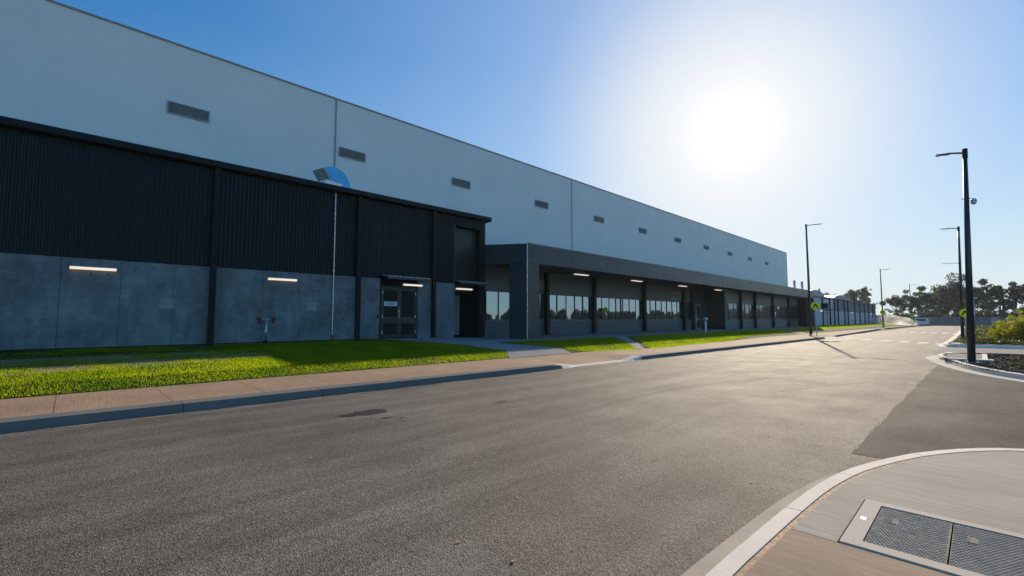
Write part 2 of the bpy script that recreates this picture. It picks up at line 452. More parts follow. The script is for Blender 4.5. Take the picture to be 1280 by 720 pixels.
def drape(name, poly, mat, dz):
    """paved sheet following the rise of the verge"""
    bm = bmesh.new(); vs = [bm.verts.new((x, y, 0)) for x, y in poly]; bm.faces.new(vs)
    for cut in (-12.9, -13.5, -15.9, -17, -18.5, -20.4):
        bmesh.ops.bisect_plane(bm, geom=bm.verts[:]+bm.edges[:]+bm.faces[:], plane_co=(cut, 0, 0), plane_no=(1, 0, 0))
    for cut in (12, 14, 16, 18):
        bmesh.ops.bisect_plane(bm, geom=bm.verts[:]+bm.edges[:]+bm.faces[:], plane_co=(0, cut, 0), plane_no=(0, 1, 0))
    for v in bm.verts: v.co.z = prof(v.co.x, v.co.y)+dz
    bmesh.ops.recalc_face_normals(bm, faces=bm.faces)
    for f in bm.faces:
        if f.normal.z < 0: f.normal_flip()
    me = bpy.data.meshes.new(name); bm.to_mesh(me); bm.free(); me.materials.append(mat)
    o = bpy.data.objects.new(name, me); C.objects.link(o); o['kind'] = 'structure'; return o
drape('entry_path', [(-12.9,12.4),(-12.9,16.25),(-13.2,16.3),(-15.9,14.6),(-16.2,15.0),(-16.2,17.5),(-24.6,17.5),(-24.6,15.5),(-21.5,11.0),(-20.3,11.1),(-13.7,12.95)], M['apron'], .006)
drape('apron', [(-16.1,17.5),(-16.1,80.6),(-24.6,80.6),(-24.6,17.5)], M['apron'], .010)
drape('side_path', [(-12.3,21.0),(-12.3,21.7),(-16.15,25.9),(-16.15,24.5)], M['apron'], .012)
drape('crossing_path', [(-12.4,52.9),(-12.4,55.8),(-16.15,59.6),(-16.15,58.2),(-13.4,52.9)], M['path'], .008)
drape('wall_footing', [(-20.45,-45),(-20.45,10.9),(-21.5,10.9),(-21.5,-45)], M['gutter'], .06)
drape('dry_turf', [(-14.2,-5),(-17.6,-5),(-17.7,4.6),(-15.4,4.6),(-14.7,1.0)], M['dry'], .0)

# lawns: real blades
lawn1 = [(-12.95,-30),(-12.95,12.2),(-13.1,12.6),(-13.7,12.85),(-20.3,10.95),(-20.4,-30)]
lawn2 = [(-13.15,16.5),(-15.9,14.75),(-16.05,15.4),(-16.05,24.3),(-11.95,20.75)]
lawn3 = [(-12.0,21.9),(-16.05,26.1),(-16.05,58.0),(-13.5,52.5),(-13.3,40),(-12.3,30)]
lawn4 = [(-13.6,56.5),(-16.3,60.6),(-16.3,80.7),(-19.4,80.7),(-19.4,158),(-14.8,158),(-14.4,100),(-14.1,70)]
def blades(poly, dens, h, wd, ymin=None, ymax=None, fronts=True):
    P = [(x, y) for x, y in poly]; xs = [p[0] for p in P]; yy = [p[1] for p in P]
    x0, x1, y0, y1 = min(xs), max(xs), max(min(yy), ymin if ymin is not None else -1e9), min(max(yy), ymax if ymax is not None else 1e9)
    N = int((x1-x0)*(y1-y0)*dens); x = rng.uniform(x0, x1, N); y = rng.uniform(y0, y1, N)
    keep = polyin(P, x, y)
    bare = (np.sin(x*1.7+y*.6)+np.sin(y*1.13-x*.8)+np.sin(x*3.1-y*2.3)*.6)
    near_wall = np.clip((-x-15.2)/3, 0, 1)*((y < 4)*1.0)
    keep &= ~((bare > 1.15-near_wall*1.5) & (rng.random(N) < .45+.5*near_wall))
    drypatch = ((np.sin(x*4.1+y*1.3)+np.sin(y*2.9-x*2.2)+np.sin(y*.9+x*6)*.7) > .6) & (x < -14.5-.15*(y+2)) & (x > -17.6) & (y < 5)
    keep &= ~(drypatch & (rng.random(N) < .8))
    x = x[keep]; y = y[keep]; N = len(x)
    z = np.interp(x, [-60,-20.4,-15.9,-13.5,-12.9], [.7,.69,.56,.36,.15])-.01
    z = np.minimum(z, .70-.14*np.clip((y-12)/6, 0, 1))
    a = rng.uniform(0, 2*math.pi, N); hh = h*rng.uniform(.5, 1.25, N)*(1+.25*np.sin(x*2.1)*np.sin(y*1.7)); ww = wd*rng.uniform(.7, 1.3, N)
    lx, ly = rng.normal(0, .28, N)*hh, rng.normal(0, .28, N)*hh
    V = np.empty((N, 3, 3))
    V[:,0] = np.stack([x-np.cos(a)*ww, y-np.sin(a)*ww, z], 1); V[:,1] = np.stack([x+np.cos(a)*ww, y+np.sin(a)*ww, z], 1)
    V[:,2] = np.stack([x+lx, y+ly, z+hh], 1)
    return V.reshape(-1, 3)
G = [blades(lawn1, 2600, .042, .0065, -5, 13), blades(lawn1, 150, .065, .025, -30, -5), blades(lawn2, 900, .065, .013),
     blades(lawn3, 500, .07, .02), blades(lawn4, 130, .08, .045)]
tag(tri_cloud('lawn_grass', np.concatenate(G), M['grass']), 'short bright green mown grass on the verge between footpath and building', 'grass', kind='stuff')

# dust gathered along the kerb foot
m = MB(); ysd = list(np.arange(-6, 46, .35)); o = len(m.v)
for y in ysd:
    wv = .10+.07*math.sin(y*1.9)+.05*math.sin(y*5.3+1); m.v += [(kx(y)+.003, y, .0045), (kx(y)+.03+max(.02, wv), y, .0045)]
m.f = [(2*i, 2*i+1, 2*i+3, 2*i+2) for i in range(len(ysd)-1)]
struct('kerb_dust', m, asphalt('dusty_asphalt', .20, (1, .84, .66)), fixn=False)

# hairline cracks and the ragged seam beside the newer asphalt
m = MB()
def crack(x, y, a, L, w0, wob=.28):
    n = int(L/.08); px, py = x, y; base = a
    for k in range(n):
        a = base+(a-base)*.8+rng.normal(0, wob); nx2, ny2 = px+.08*math.cos(a), py+.08*math.sin(a); w_ = w0*(1-k/n*.7); ox, oy = -math.sin(a)*w_, math.cos(a)*w_
        z = .0052+rng.random()*.0004
        m.add([(px-ox,py-oy,z),(nx2-ox,ny2-oy,z),(nx2+ox,ny2+oy,z),(px+ox,py+oy,z)], [(0,1,2,3)]); px, py = nx2, ny2
crack(-1.25, 7.6, 2.7, 1.2, .004); crack(-3.2, 13.5, 1.2, 2.2, .004)
for k in range(60):
    crack(-1.205+.012*math.sin((7.2+k*.25)*2.7), 7.2+k*.25, 1.57, .25, .006, .08)
struct('asphalt_cracks', m, M['stain'], fixn=False)
m = MB()
for cx_, cy_, rad, a0_, a1_ in ((9.5, 9, 13.2, 2.62, 3.35), (9.5, 9, 14.75, 2.6, 3.3)):
    n = 60; o = len(m.v)
    for k in range(n+1):
        a = a0_+(a1_-a0_)*k/n; w_ = .11*max(0, math.sin(math.pi*k/n))**.6+.004
        z = .0025
        m.v += [(cx_+math.cos(a)*(rad-w_), cy_+math.sin(a)*(rad-w_), z), (cx_+math.cos(a)*(rad+w_), cy_+math.sin(a)*(rad+w_), z)]
    m.f += [(o+2*k, o+2*k+1, o+2*k+3, o+2*k+2) for k in range(n)]
struct('tyre_marks', m, asphalt('tyre_worn_asphalt', .108, (1, .87, .73)), fixn=False)

# crossing stripes and lane paint
m = MB()
def stripe(xa, xb_, yc, half):
    m.add([(xa, yc-half, .008), (xb_, yc-half+.25, .008), (xb_, yc+half+.25, .008), (xa, yc+half, .008)], [(0,1,2,3)])
for xa, yc in ((-9.75,50.0),(-8.2,48.0),(-6.85,46.7),(-5.55,45.6),(-4.35,44.4),(-3.25,43.3),(-2.25,42.2)): stripe(xa, xa+.62, yc, 1.75 if yc < 45 else 2.0)
for xa, yc in ((-8.1,85),(-6.7,80.6),(-5.5,78.3),(-4.45,77.2),(-3.4,75.6),(-2.35,73)): stripe(xa, xa+.55, yc, 3.2)
struct('crossing_marking', m, M['paint'], fixn=False)

# near corner: curved kerb, gutter, slab, pit
outer = [(-1.23,-4),(-1.22,.5),(-1.21,2.75),(-1.20,3.3),(-1.17,4.2),(-1.12,4.98),(-1.0,5.75),(-.79,6.44),(-.62,6.88),(-.42,7.26),(-.1,7.72),(.28,8.06),(1.0,8.4),(2,8.62),(6,8.7),(40,8.7)]
def offset(pl, d):
    out = []
    for i, p in enumerate(pl):
        a = Vector(pl[max(i-1, 0)]); b = Vector(pl[min(i+1, len(pl)-1)]); t = (b-a).normalized(); out.append((p[0]+t.y*d, p[1]-t.x*d))
    return out
def dens(pl, st=.25, lim=12):
    # Catmull-Rom resample
    out = []
    for i in range(len(pl)-1):
        p0, p1, p2, p3 = [Vector(pl[max(0, min(len(pl)-1, j))]) for j in (i-1, i, i+1, i+2)]
        L = (p2-p1).length; n = max(1, min(40, int(L/st)))
        for k in range(n):
            t = k/n
            out.append(tuple(.5*((2*p1)+(p2-p0)*t+(2*p0-5*p1+4*p2-p3)*t*t+(3*p1-p0-3*p2+p3)*t**3)))
    out.append(tuple(pl[-1])); return out
def sweep(name, pl, prof_, mat, gap=None, close=True, gaps_at=None):
    """prof_: list of (offset to the right, z) closed profile; pl polyline"""
    m = MB(); rows = [offset(pl, d) for d, z in prof_]; n = len(prof_)
    acc = 0; segs = []; cur = [0]
    for i in range(1, len(pl)):
        acc += (Vector(pl[i])-Vector(pl[i-1])).length; cur.append(i)
        if gap and acc > gap: segs.append(cur); cur = [i]; acc = 0
    segs.append(cur)
    for sgm in segs:
        if len(sgm) < 2: continue
        o = len(m.v)
        for q, i in enumerate(sgm):
            for j in range(n):
                p = Vector(rows[j][i])
                if gap:
                    if q == 0: p += (Vector(rows[j][sgm[1]])-p).normalized()*.006
                    elif q == len(sgm)-1: p += (Vector(rows[j][sgm[-2]])-p).normalized()*.006
                m.v.append((p.x, p.y, prof_[j][1]))
        for q in range(len(sgm)-1):
            for j in range(n):
                a = o+q*n+j; b = o+q*n+(j+1) % n; m.f.append((a, b, b+n, a+n))
        m.f.append(tuple(o+j for j in range(n))); m.f.append(tuple(o+(len(sgm)-1)*n+j for j in range(n)))
    return struct(name, m, mat)
od = dens(outer)
sweep('corner_kerb', od, [(-.03,-.02),(-.008,.135),(.004,.15),(.115,.152),(.12,-.02)], M['kerb_white'], gap=1.25)
sweep('corner_gutter', [p for p in od if p[0] < -.8], [(-.22,-.02),(-.22,.008),(-.06,.004),(-.035,-.02)], M['gutter'])
sweep('corner_sealant', od, [(.122,.10),(.122,.147),(.155,.145),(.155,.10)], M['sealant'])
inn = offset(od, .157)
def slab_poly(name, pts, mat, z, holes=None):
    m = MB(); n = len(pts)
    m.add([(x, y, z) for x, y in pts]+[(x, y, z-.14) for x, y in pts], [tuple(range(n))]+[(i, (i+1) % n, (i+1) % n+n, i+n) for i in range(n)])
    return struct(name, m, mat)
PX0, PX1, PY0, PY1 = -.745, 1.6, 3.82, 4.845
near = [p for p in inn if p[1] < 3.79]; farp = [p for p in inn if p[1] >= 3.82]
yj = 3.80
slab_poly('corner_slab', near+[(near[-1][0], yj-.004), (8, yj-.004), (8, -4)], M['slab_dark'], .148)
far2 = [(farp[0][0], yj+.004)]+farp+[(40, PY1+.012)]+[(PX0-.012, PY1+.012), (PX0-.012, yj+.004)]
slab_poly('pavement_slab', far2, M['slab'], .148)
slab_poly('pavement_slab', [(PX1+.01, yj+.004), (PX1+.01, PY1+.008), (40, PY1+.008), (40, yj+.004)], M['slab'], .147)
pit = empty('service_pit', (.4, 4.33, .15), 'rectangular service pit with steel tread lids in pale concrete on the corner pavement', 'service pit')
m = MB(); LX0, LX1, LY0, LY1 = -.635, 1.42, 3.925, 4.765
for a in ((PX0, LX0, PY0, PY1), (LX1, PX1, PY0, PY1), (LX0, LX1, PY0, LY0), (LX0, LX1, LY1, PY1)): m.box(*a, .02, .156)
m.build('concrete_surround', M['slab'] if 0 else concrete('pit_concrete', (.56, .49, .40), brush=False, stain=.15), pit)
for i, (a, b) in enumerate(((LX0+.006, -.222), (-.214, .20), (.208, .62), (.628, 1.03), (1.038, LX1-.006))):
    lid = MB().box(a, b, LY0+.006, LY1-.006, .10, .150).build('lid', M['lid_base'], pit)
    t = MB(); p = .0245; nx_ = int((b-a-.006)/p); ny_ = int((LY1-LY0-.03)/p)
    for u in range(nx_):
        for v in range(ny_):
            cx = a+.004+p*(u+.5)+(p*.25 if v % 2 else -p*.25); cy = LY0+.015+p*(v+.5); r = p*.42
            if abs(cx-(a+.1)) < .022 and abs(cy-(LY0+.56)) < .06: continue
            t.add([(cx-r, cy-r, .1505), (cx+r, cy-r, .1505), (cx, cy+r, .1505), (cx, cy-r*.2, .1545)], [(0,1,3),(1,2,3),(2,0,3)])
    t.build('tread', M['lid'], lid, fixn=False)
    h = MB()
    for (hx, hy, w_, l_) in ((a+.075, LY0+.50, .008, .12), (a+.115, LY0+.56, .008, .08), (b-.055, LY0+.29, .006, .12)):
        h.box(hx, hx+w_, hy, hy+l_, .1502, .1535)
    h = MB().box(a+.075, a+.083, LY0+.50, LY0+.62, .1502, .1535); h.box(a+.083, a+.12, LY0+.50, LY0+.508, .1502, .1535)
    h.build('handle', M['lid_base'], lid)
MB().box(LX0-.075, LX0-.045, LY0+.42, LY0+.47, .1562, .158).build('marker_plate', M['galv'], pit)

# corner island beyond the side road
isl = [(14,13.2),(6,15.4),(2.6,16.9),(1.2,17.75),(.71,18.15),(.24,18.9),(-.33,20.1),(-.86,21.8),(-1.3,23.9),(-1.52,25.2),(-1.72,26.5),(-1.76,27.6),(-1.55,28.7),(-1.1,29.6),(-.4,30.1),(1,30.4),(14,30.6)]
idd = dens(isl, .4)
sweep('island_gutter', idd, [(-.04,-.02),(-.02,.010),(.36,.012),(.37,-.02)], concrete('pale_gutter', (.55,.52,.47), brush=False, stain=.25))
sweep('island_kerb', idd, [(.36,-.02),(.39,.14),(.41,.15),(.53,.152),(.54,-.02)], M['kerb_white'], gap=2.4)
ii = offset(idd, .53)
slab_poly('mulch_bed', ii+[(14, 22)], M['mulch'], .125)
slab_poly('island_path', [(-1.05,24.3),(-.02,24.2),(.0,28.2),(-1.08,28.0)], M['kerb'], .17)
m = MB(); m.box(-.95,.25,23.85,24.2,.0,.2); m.box(-1.15,-.95,27.4,28.4,.0,.2); m.box(-.05,.1,24.3,28.2,0,.19)
struct('path_edging', m, M['kerb_white'])

# long garden bed and car park right of the road
isl2 = [(14,38.9),(4,38.6),(.5,38.3),(-1.0,38.1),(-1.55,38.3),(-1.75,39.2),(-1.75,41),(-1.7,47),(-1.75,60),(-1.95,80),(-2.3,112),(-2.6,150)]
i2 = dens(isl2, .6)
sweep('garden_kerb', i2, [(-.25,-.02),(-.25,.01),(0,.02),(.03,.14),(.05,.15),(.22,.152),(.23,-.02)], M['kerb_white'], gap=2.4)
ii2 = offset(i2, .22)
slab_poly('garden_bed', ii2+[(14,150)], M['mulch'], .12)
m = MB().box(-1.3, 40, 43.0, 43.22, .0, .2); struct('garden_edging', m, M['kerb_white'])
m = MB().box(-1.4, 14, 39.6, 39.75, .0, .17); m.box(-1.4,-.9,39.4,41.2,0,.16); struct('garden_ramp', m, M['kerb_white'])
drv = MB(); drv.add([(.2,49,.13),(40,49,.13),(40,150,.13),(.2,150,.13)], [(0,1,2,3)]); struct('car_park', drv, M['earth'], fixn=False)
# mulch chips
def chips(poly, N, z, s):
    xs = [p[0] for p in poly]; yy = [p[1] for p in poly]
    x = rng.uniform(min(xs), max(xs), N); y = rng.uniform(min(yy), max(yy), N); k = polyin(poly, x, y); x = x[k]; y = y[k]; N = len(x)
    V = np.empty((N, 4, 3)); a = rng.uniform(0, 6.28, N); L = s*rng.uniform(.5, 1.5, N); W = L*.35; zz = z+rng.uniform(0, .02, N); ti = rng.normal(0, .4, N)*L
    for i, (su, sv) in enumerate(((-1,-1),(1,-1),(1,1),(-1,1))):
        V[:,i,0] = x+np.cos(a)*L*su-np.sin(a)*W*sv; V[:,i,1] = y+np.sin(a)*L*su+np.cos(a)*W*sv; V[:,i,2] = zz+ti*su*.5+.006*sv
    return V.reshape(-1, 3)
tag(tri_cloud('mulch_chips', np.concatenate([chips([(-1.2,24),(0,20),(1.2,18.4),(5,16.6),(5,30),(0,29.8),(-1,28.5)], 34000, .13, .020), chips([(-1.4,38.6),(6,39),(6,49),(-1.4,49)], 12000, .125, .045)]), M['chip'], n=4),
    'brown bark mulch chips covering the garden beds beside the road', 'mulch', kind='stuff')

# ------------------------------------------------------------------ ribbed sheet walls
def ribbed(y0, y1, z0, z1, X, pitch, depth, flat=.62):
    """vertical trapezoid ribs facing +x"""
    m = MB(); y = y0; pts = []
    while y < y1-1e-6:
        for f, d in ((0, 0), (flat, 0), (flat+.1, depth), (.9, depth)):
            yy = y+f*pitch
            if yy <= y1: pts.append((yy, X+d))
        y += pitch
    pts.append((y1, X)); n = len(pts)
    m.v = [(x, yy, z0) for yy, x in pts]+[(x, yy, z1) for yy, x in pts]
    m.f = [(i, i+1, i+1+n, i+n) for i in range(n-1)]
    m.add([(X-.05,y0,z0),(X-.05,y1,z0),(X-.05,y1,z1),(X-.05,y0,z1)], [(0,1,2,3)])
    return m

# ------------------------------------------------------------------ warehouse (pale upper wall)
WX = -25.0
wh = empty('warehouse', (WX-20, 40, 0), 'vast pale grey metal clad warehouse with small louvre vents high on its wall', 'warehouse')
for a, b in ((-45, 10.33), (10.35, 31.7), (31.74, 96.5)):
    ribbed(a, b, 0, 14.16, WX, .30, .012, .7).build('wall', M['white_clad'], wh, fixn=False)
m = MB().box(-65, WX-.08, -45, 96.4, 0, 14.0); m.build('shell', M['white_clad'], wh)
MB().box(-65, WX+.05, -45.1, 96.6, 14.16, 14.24).build('parapet_capping', M['louvre'], wh)
MB().box(WX-.1, WX+.03, 96.42, 96.56, 0, 14.159).build('corner_trim', M['white_clad'], wh)
for y in (10.34, 31.72): MB().box(WX, WX+.05, y-.035, y+.035, 0, 14.155).build('seam_cover', M['frame_pale'], wh)
def vent(y0, y1, z0, z1, X, parent, mat='louvre'):
    f = MB(); t = .045
    f.box(X+.014, X+.07, y0, y1, z1-t, z1); f.box(X+.014, X+.07, y0, y1, z0, z0+t)
    f.box(X+.014, X+.07, y0, y0+t, z0+t, z1-t); f.box(X+.014, X+.07, y1-t, y1, z0+t, z1-t)
    fr = f.build('vent', M['frame_pale'], parent)
    s_ = MB(); n = max(4, int((z1-z0)/.075))
    for i in range(n):
        z = z0+t+(z1-z0-2*t)*(i+.1)/n; h = (z1-z0-2*t)/n
        s_.hexa([(X+.016,y0+t,z),(X+.062,y0+t,z),(X+.062,y1-t,z),(X+.016,y1-t,z)], [(X+.016,y0+t,z+h*.35),(X+.024,y0+t,z+h*.75),(X+.024,y1-t,z+h*.75),(X+.016,y1-t,z+h*.35)])
    s_.box(X+.0145, X+.0155, y0+t, y1-t, z0+t, z1-t)
    s_.build('louvre', M[mat], fr)
for y in (2.72, 10.55, 18.5, 26.9, 35.05, 43.1, 51.3, 59.4, 67.6, 75.9, 83.9):
    vent(y, y+1.6, 10.92, 11.46, WX, wh)
for y in (18.9,): MB().tube([(-22.3, 18.0, 7.9), (-22.3, 18.0, 9.1)], .014, 6).build('lightning_rod', M['white'], wh)

# ------------------------------------------------------------------ annexe (black cladding above precast concrete)
an = empty('annexe', (-23, 0, .7), 'long lean-to block with black ribbed cladding above a bare concrete base wall', 'building')
AE = 18.02
for a, b in ((-45, 11.0), (11.0, 15.72)): ribbed(a, b, 3.70, 7.6, WALL, .15, .034, .5).build('cladding', M['dark_clad'], an, fixn=False)
ribbed(17.62, AE, .66, 7.6, WALL, .15, .034, .5).build('cladding', M['dark_clad'], an, fixn=False)
ribbed(15.72, 17.62, 7.06, 7.6, WALL, .15, .034, .5).build('cladding', M['dark_clad'], an, fixn=False)
m = MB().box(WALL-4.0, WALL-.06, -45, 15.70, .3, 7.55); m.box(WALL-4.0, WALL-.06, 17.64, AE-.002, .3, 7.55); m.box(WALL-4.0, WALL-2.0, 15.70, 17.64, .3, 7.55); m.box(WALL-2.0, WALL-.06, 15.70, 17.64, 7.07, 7.55)
m.build('shell', M['black'], an)
m = MB()       # precast wall in 1.5 m lifts with fine grooves
edges = [-45]+[-4.75+1.5*i for i in range(11)]
edges = [e for e in edges if e < 11]+[11.08]
for a, b in zip(edges, edges[1:]): m.box(WALL-.058, WALL+.07, a+.004, b-.004, .3, 3.70)
m.box(WALL-.058, WALL+.07, 13.27, 14.35, .3, 3.70); m.box(WALL-.058, WALL+.07, 14.358, 15.70, .3, 3.70)
m.build('concrete_wall', M['precast'], an, bevel=.006)
MB().box(WALL+.0, WALL+.085, -45, 11.0, 3.702, 3.74).build('flashing', M['black'], an)
g_ = MB(); g_.hexa([(WALL-.3,-45,7.58),(WALL+.38,-45,7.62),(WALL+.38,18.25,7.62),(WALL-.3,18.25,7.58)], [(WALL-.3,-45,7.9),(WALL+.38,-45,7.86),(WALL+.38,18.25,7.86),(WALL-.3,18.25,7.9)])
g_.build('gutter', M['black'], an, bevel=.02)
rf = MB().hexa([(WALL-4.05,-45,7.95),(WALL-.3,-45,7.6),(WALL-.3,18.2,7.6),(WALL-4.05,18.2,7.95)], [(WALL-4.05,-45,8.25),(WALL-.3,-45,7.88),(WALL-.3,18.2,7.88),(WALL-4.05,18.2,8.25)])
rf.build('roof', M['louvre'], an)
for y in (-2.1, 3.95, 9.88, 14.2):
    MB().box(WALL+.09, WALL+.27, y-.10, y+.10, .68, 7.62).build('downpipe', M['black'], an, bevel=.012)
cp = MB().tube([(WALL+.13, 8.7, .70), (WALL+.13, 8.7, 7.6)], .022, 8)
for z in np.arange(1.2, 7.5, .9): cp.tube([(WALL+.13, 8.7, z-.03), (WALL+.13, 8.7, z+.03)], .034, 8)
cp.build('conduit', M['silver'], an)
MB().tube([(WALL+.13, 8.7, .70), (WALL+.13, 8.7, .95)], .045, 8).build('pipe_boot', M['red_dark'], an)
for y in (2.35, 7.55): MB().box(WALL+.072, WALL+.076, y, y+.42, 2.05, 2.42).build('repair_patch', M['patch'], an)
def wall_light(y0, y1, z, X, parent):
    b = MB().box(X, X+.10, y0, y1, z-.03, z+.06).build('wall_light', M['frame_pale'], parent, bevel=.006)
    MB().box(X+.012, X+.112, y0+.02, y1-.02, z-.052, z+.028).build('diffuser', M['light'], b)
wall_light(-.07, 1.13, 3.37, WALL+.075, an); wall_light(5.9, 7.09, 3.37, WALL+.075, an)
# double louvred door
dr = MB().box(WALL-.04, WALL+.085, 11.13, 11.2, .7, 3.34); dr.box(WALL-.04, WALL+.085, 13.17, 13.24, .7, 3.34); dr.box(WALL-.04, WALL+.085, 11.2, 13.17, 3.26, 3.34)
d0 = dr.build('door_frame', M['door_rail'], an)
MB().box(WALL-.06, WALL-.02, 11.08, 13.27, .3, 3.70).build('door_recess', M['black'], an)
for k, (a, b) in enumerate(((11.2, 12.18), (12.19, 13.17))):
    lf = MB(); t = .11; X = WALL
    lf.box(X, X+.05, a, a+t, .73, 3.25); lf.box(X, X+.05, b-t, b, .73, 3.25)
    for z0, z1 in ((.73, .88), (1.45, 1.78), (3.13, 3.25)): lf.box(X, X+.05, a+t, b-t, z0, z1)
    leaf = lf.build('door_leaf', M['door_rail'], an, bevel=.005)
    for z0, z1 in ((.88, 1.45), (1.78, 3.13)):
        lv = MB(); n = int((z1-z0)/.06)
        for i in range(n):
            z = z0+(z1-z0)*i/n; lv.hexa([(X+.0,a+t,z+.03),(X+.045,a+t,z),(X+.045,b-t,z),(X+.0,b-t,z+.03)], [(X+.0,a+t,z+.045),(X+.045,a+t,z+.015),(X+.045,b-t,z+.015),(X+.0,b-t,z+.045)])
        lv.build('louvre_panel', M['door_dark'], leaf)
    if k == 0:
        MB().tube([(X+.1, b-.05, 1.72), (X+.12, b-.05, 1.78), (X+.12, b-.05, 2.2), (X+.1, b-.05, 2.26)], .016, 8).build('handle', M['silver'], leaf)
        sg = MB().box(X+.051, X+.062, a+.12, b-.13, 2.34, 2.56).build('door_sign', M['sign_w'], leaf)
        tx = MB(); tx.box(X+.0625, X+.064, a+.2, b-.22, 2.465, 2.495); tx.box(X+.0625, X+.064, a+.28, b-.30, 2.41, 2.435)
        tx.build('sign_lettering', M['sign_blue'], sg)
    for z in (.95, 1.75, 2.95): MB().box(X+.052, X+.075, (a+.01 if k == 0 else b-.05), (a+.05 if k == 0 else b-.01), z, z+.13).build('hinge', M['silver'], leaf)
MB().box(WALL+.07, WALL+.12, 10.93, 11.0, 1.72, 1.9).build('card_reader', M['black'], an)
def awning(y0, y1, z, X, out, parent):
    a = MB(); a.hexa([(X,y0,z-.1),(X+out,y0,z-.2),(X+out,y1,z-.2),(X,y1,z-.1)], [(X,y0,z),(X+out,y0,z-.1),(X+out,y1,z-.1),(X,y1,z)])
    w_ = a.build('awning', M['black'], parent)
    c = MB(); n = int((y1-y0)/.19)
    for i in range(n):
        y = y0+.1+(y1-y0-.1)*i/n
        c.hexa([(X+.02,y,z+.002),(X+out+.03,y,z-.098),(X+out+.03,y+.09,z-.098),(X+.02,y+.09,z+.002)], [(X+.02,y+.02,z+.035),(X+out+.03,y+.02,z-.06),(X+out+.03,y+.07,z-.06),(X+.02,y+.07,z+.035)])
    c.build('roof_sheet', M['silver'], w_)
    MB().box(X+out+.001, X+out+.02, y0, y1, z-.21, z-.1).build('fascia', M['charcoal'], w_)
awning(11.05, 13.6, 3.86, WALL+.09, .75, an)
wall_light(12.0, 13.15, 3.42, WALL+.62, an)
awning(15.75, 17.9, 3.86, WALL+.05, .5, an)
wall_light(15.55, 16.75, 3.40, WALL+.30, an)
# side door in the recess
pd = MB().box(WALL-1.99, WALL-1.93, 16.7, 17.6, .7, 3.2).build('door', M['door_white'], an)
MB().box(WALL-1.929, WALL-1.89, 17.45, 17.5, 1.6, 1.85).build('handle', M['silver'], pd)
MB().box(WALL-1.99, WALL-.39, 15.701, 17.639, 3.25, 3.35).build('recess_lintel', M['black'], an)
MB().box(WALL-.43, WALL-.385, 15.701, 17.639, 3.3, 7.06).build('roller_shutter', M['door_dark'], an)
MB().box(WALL-.06, WALL+.06, 15.66, 15.73, 3.7, 7.12).build('opening_trim', M['charcoal'], an)
# gooseneck duct on the roof
du = MB(); cy, cz = 8.98, 8.14; x0, x1 = -22.55, -21.95; ro, ri = .96, .30; a0, a1, n = R(0), R(128), 18
side = [(cy+ro*math.cos(a0+(a1-a0)*i/n), cz+ro*math.sin(a0+(a1-a0)*i/n)*1.03) for i in range(n+1)]
ins = [(cy+ri*math.cos(a0+(a1-a0)*i/n), cz+ri*math.sin(a0+(a1-a0)*i/n)) for i in range(n+1)]
o1 = len(du.v)
for X in (x0, x1): du.v += [(X, y, z) for y, z in side]+[(X, y, z) for y, z in ins]
q = 2*(n+1)
for i in range(n):
    du.f.append((q+i, q+i+1, q+n+2+i, q+n+1+i)); du.f.append((i, n+1+i, n+2+i, i+1))
    du.f.append((i, i+1, q+i+1, q+i))
duct = du.build('exhaust_duct', M['blue_film'], an)
di = MB(); di.v = [(X, y, z) for X in (x0, x1) for y, z in ins]; di.f = [(i, i+1, n+2+i, n+1+i) for i in range(n)]
di.build('duct_throat', M['duct_in'], duct)
th = MB().box(x0-.1, x1+.16, cy-.62, cy+.34, 7.9, 8.36); th.build('duct_curb', M['duct_in'], duct, bevel=.05)
dpr = MB().box(x0-.02, x1+.02, cy+ri-.02, cy+ro+.02, 7.7, 8.24); dpr.build('duct_riser', M['galv'], duct)
# hood at the mouth
mA = Vector((0, math.cos(a1), math.sin(a1))); tA = Vector((0, -math.sin(a1), math.cos(a1)))
c0 = Vector((0, cy, cz)); hd = MB(); L = .16
P_ = lambda X, r, t: tuple(Vector((X, 0, 0))+c0+mA*r+tA*t)
hd.hexa([P_(x0-.03, ri-.05, 0), P_(x1+.03, ri-.05, 0), P_(x1+.03, ro+.06, 0), P_(x0-.03, ro+.06, 0)], [P_(x0-.12, ri-.09, L), P_(x1+.12, ri-.09, L), P_(x1+.12, ro+.09, L), P_(x0-.12, ro+.09, L)])
hd.build('duct_hood', M['louvre'], duct)
hm = MB().hexa([P_(x0+.03, ri+.0, L+.002), P_(x1-.03, ri+.0, L+.002), P_(x1-.03, ro+.0, L+.002), P_(x0+.03, ro+.0, L+.002)], [P_(x0+.03, ri, L+.02), P_(x1-.03, ri, L+.02), P_(x1-.03, ro, L+.02), P_(x0+.03, ro, L+.02)])
hm.build('duct_mesh', M['louvre'], duct)
piv = Vector((-22.25, 9.6, 0)); duct.matrix_parent_inverse = duct.matrix_parent_inverse @ Matrix.Translation(piv) @ Matrix.Rotation(R(15), 4, 'Z') @ Matrix.Translation(-piv)
for c_ in duct.children: c_.matrix_parent_inverse = Matrix.Identity(4)

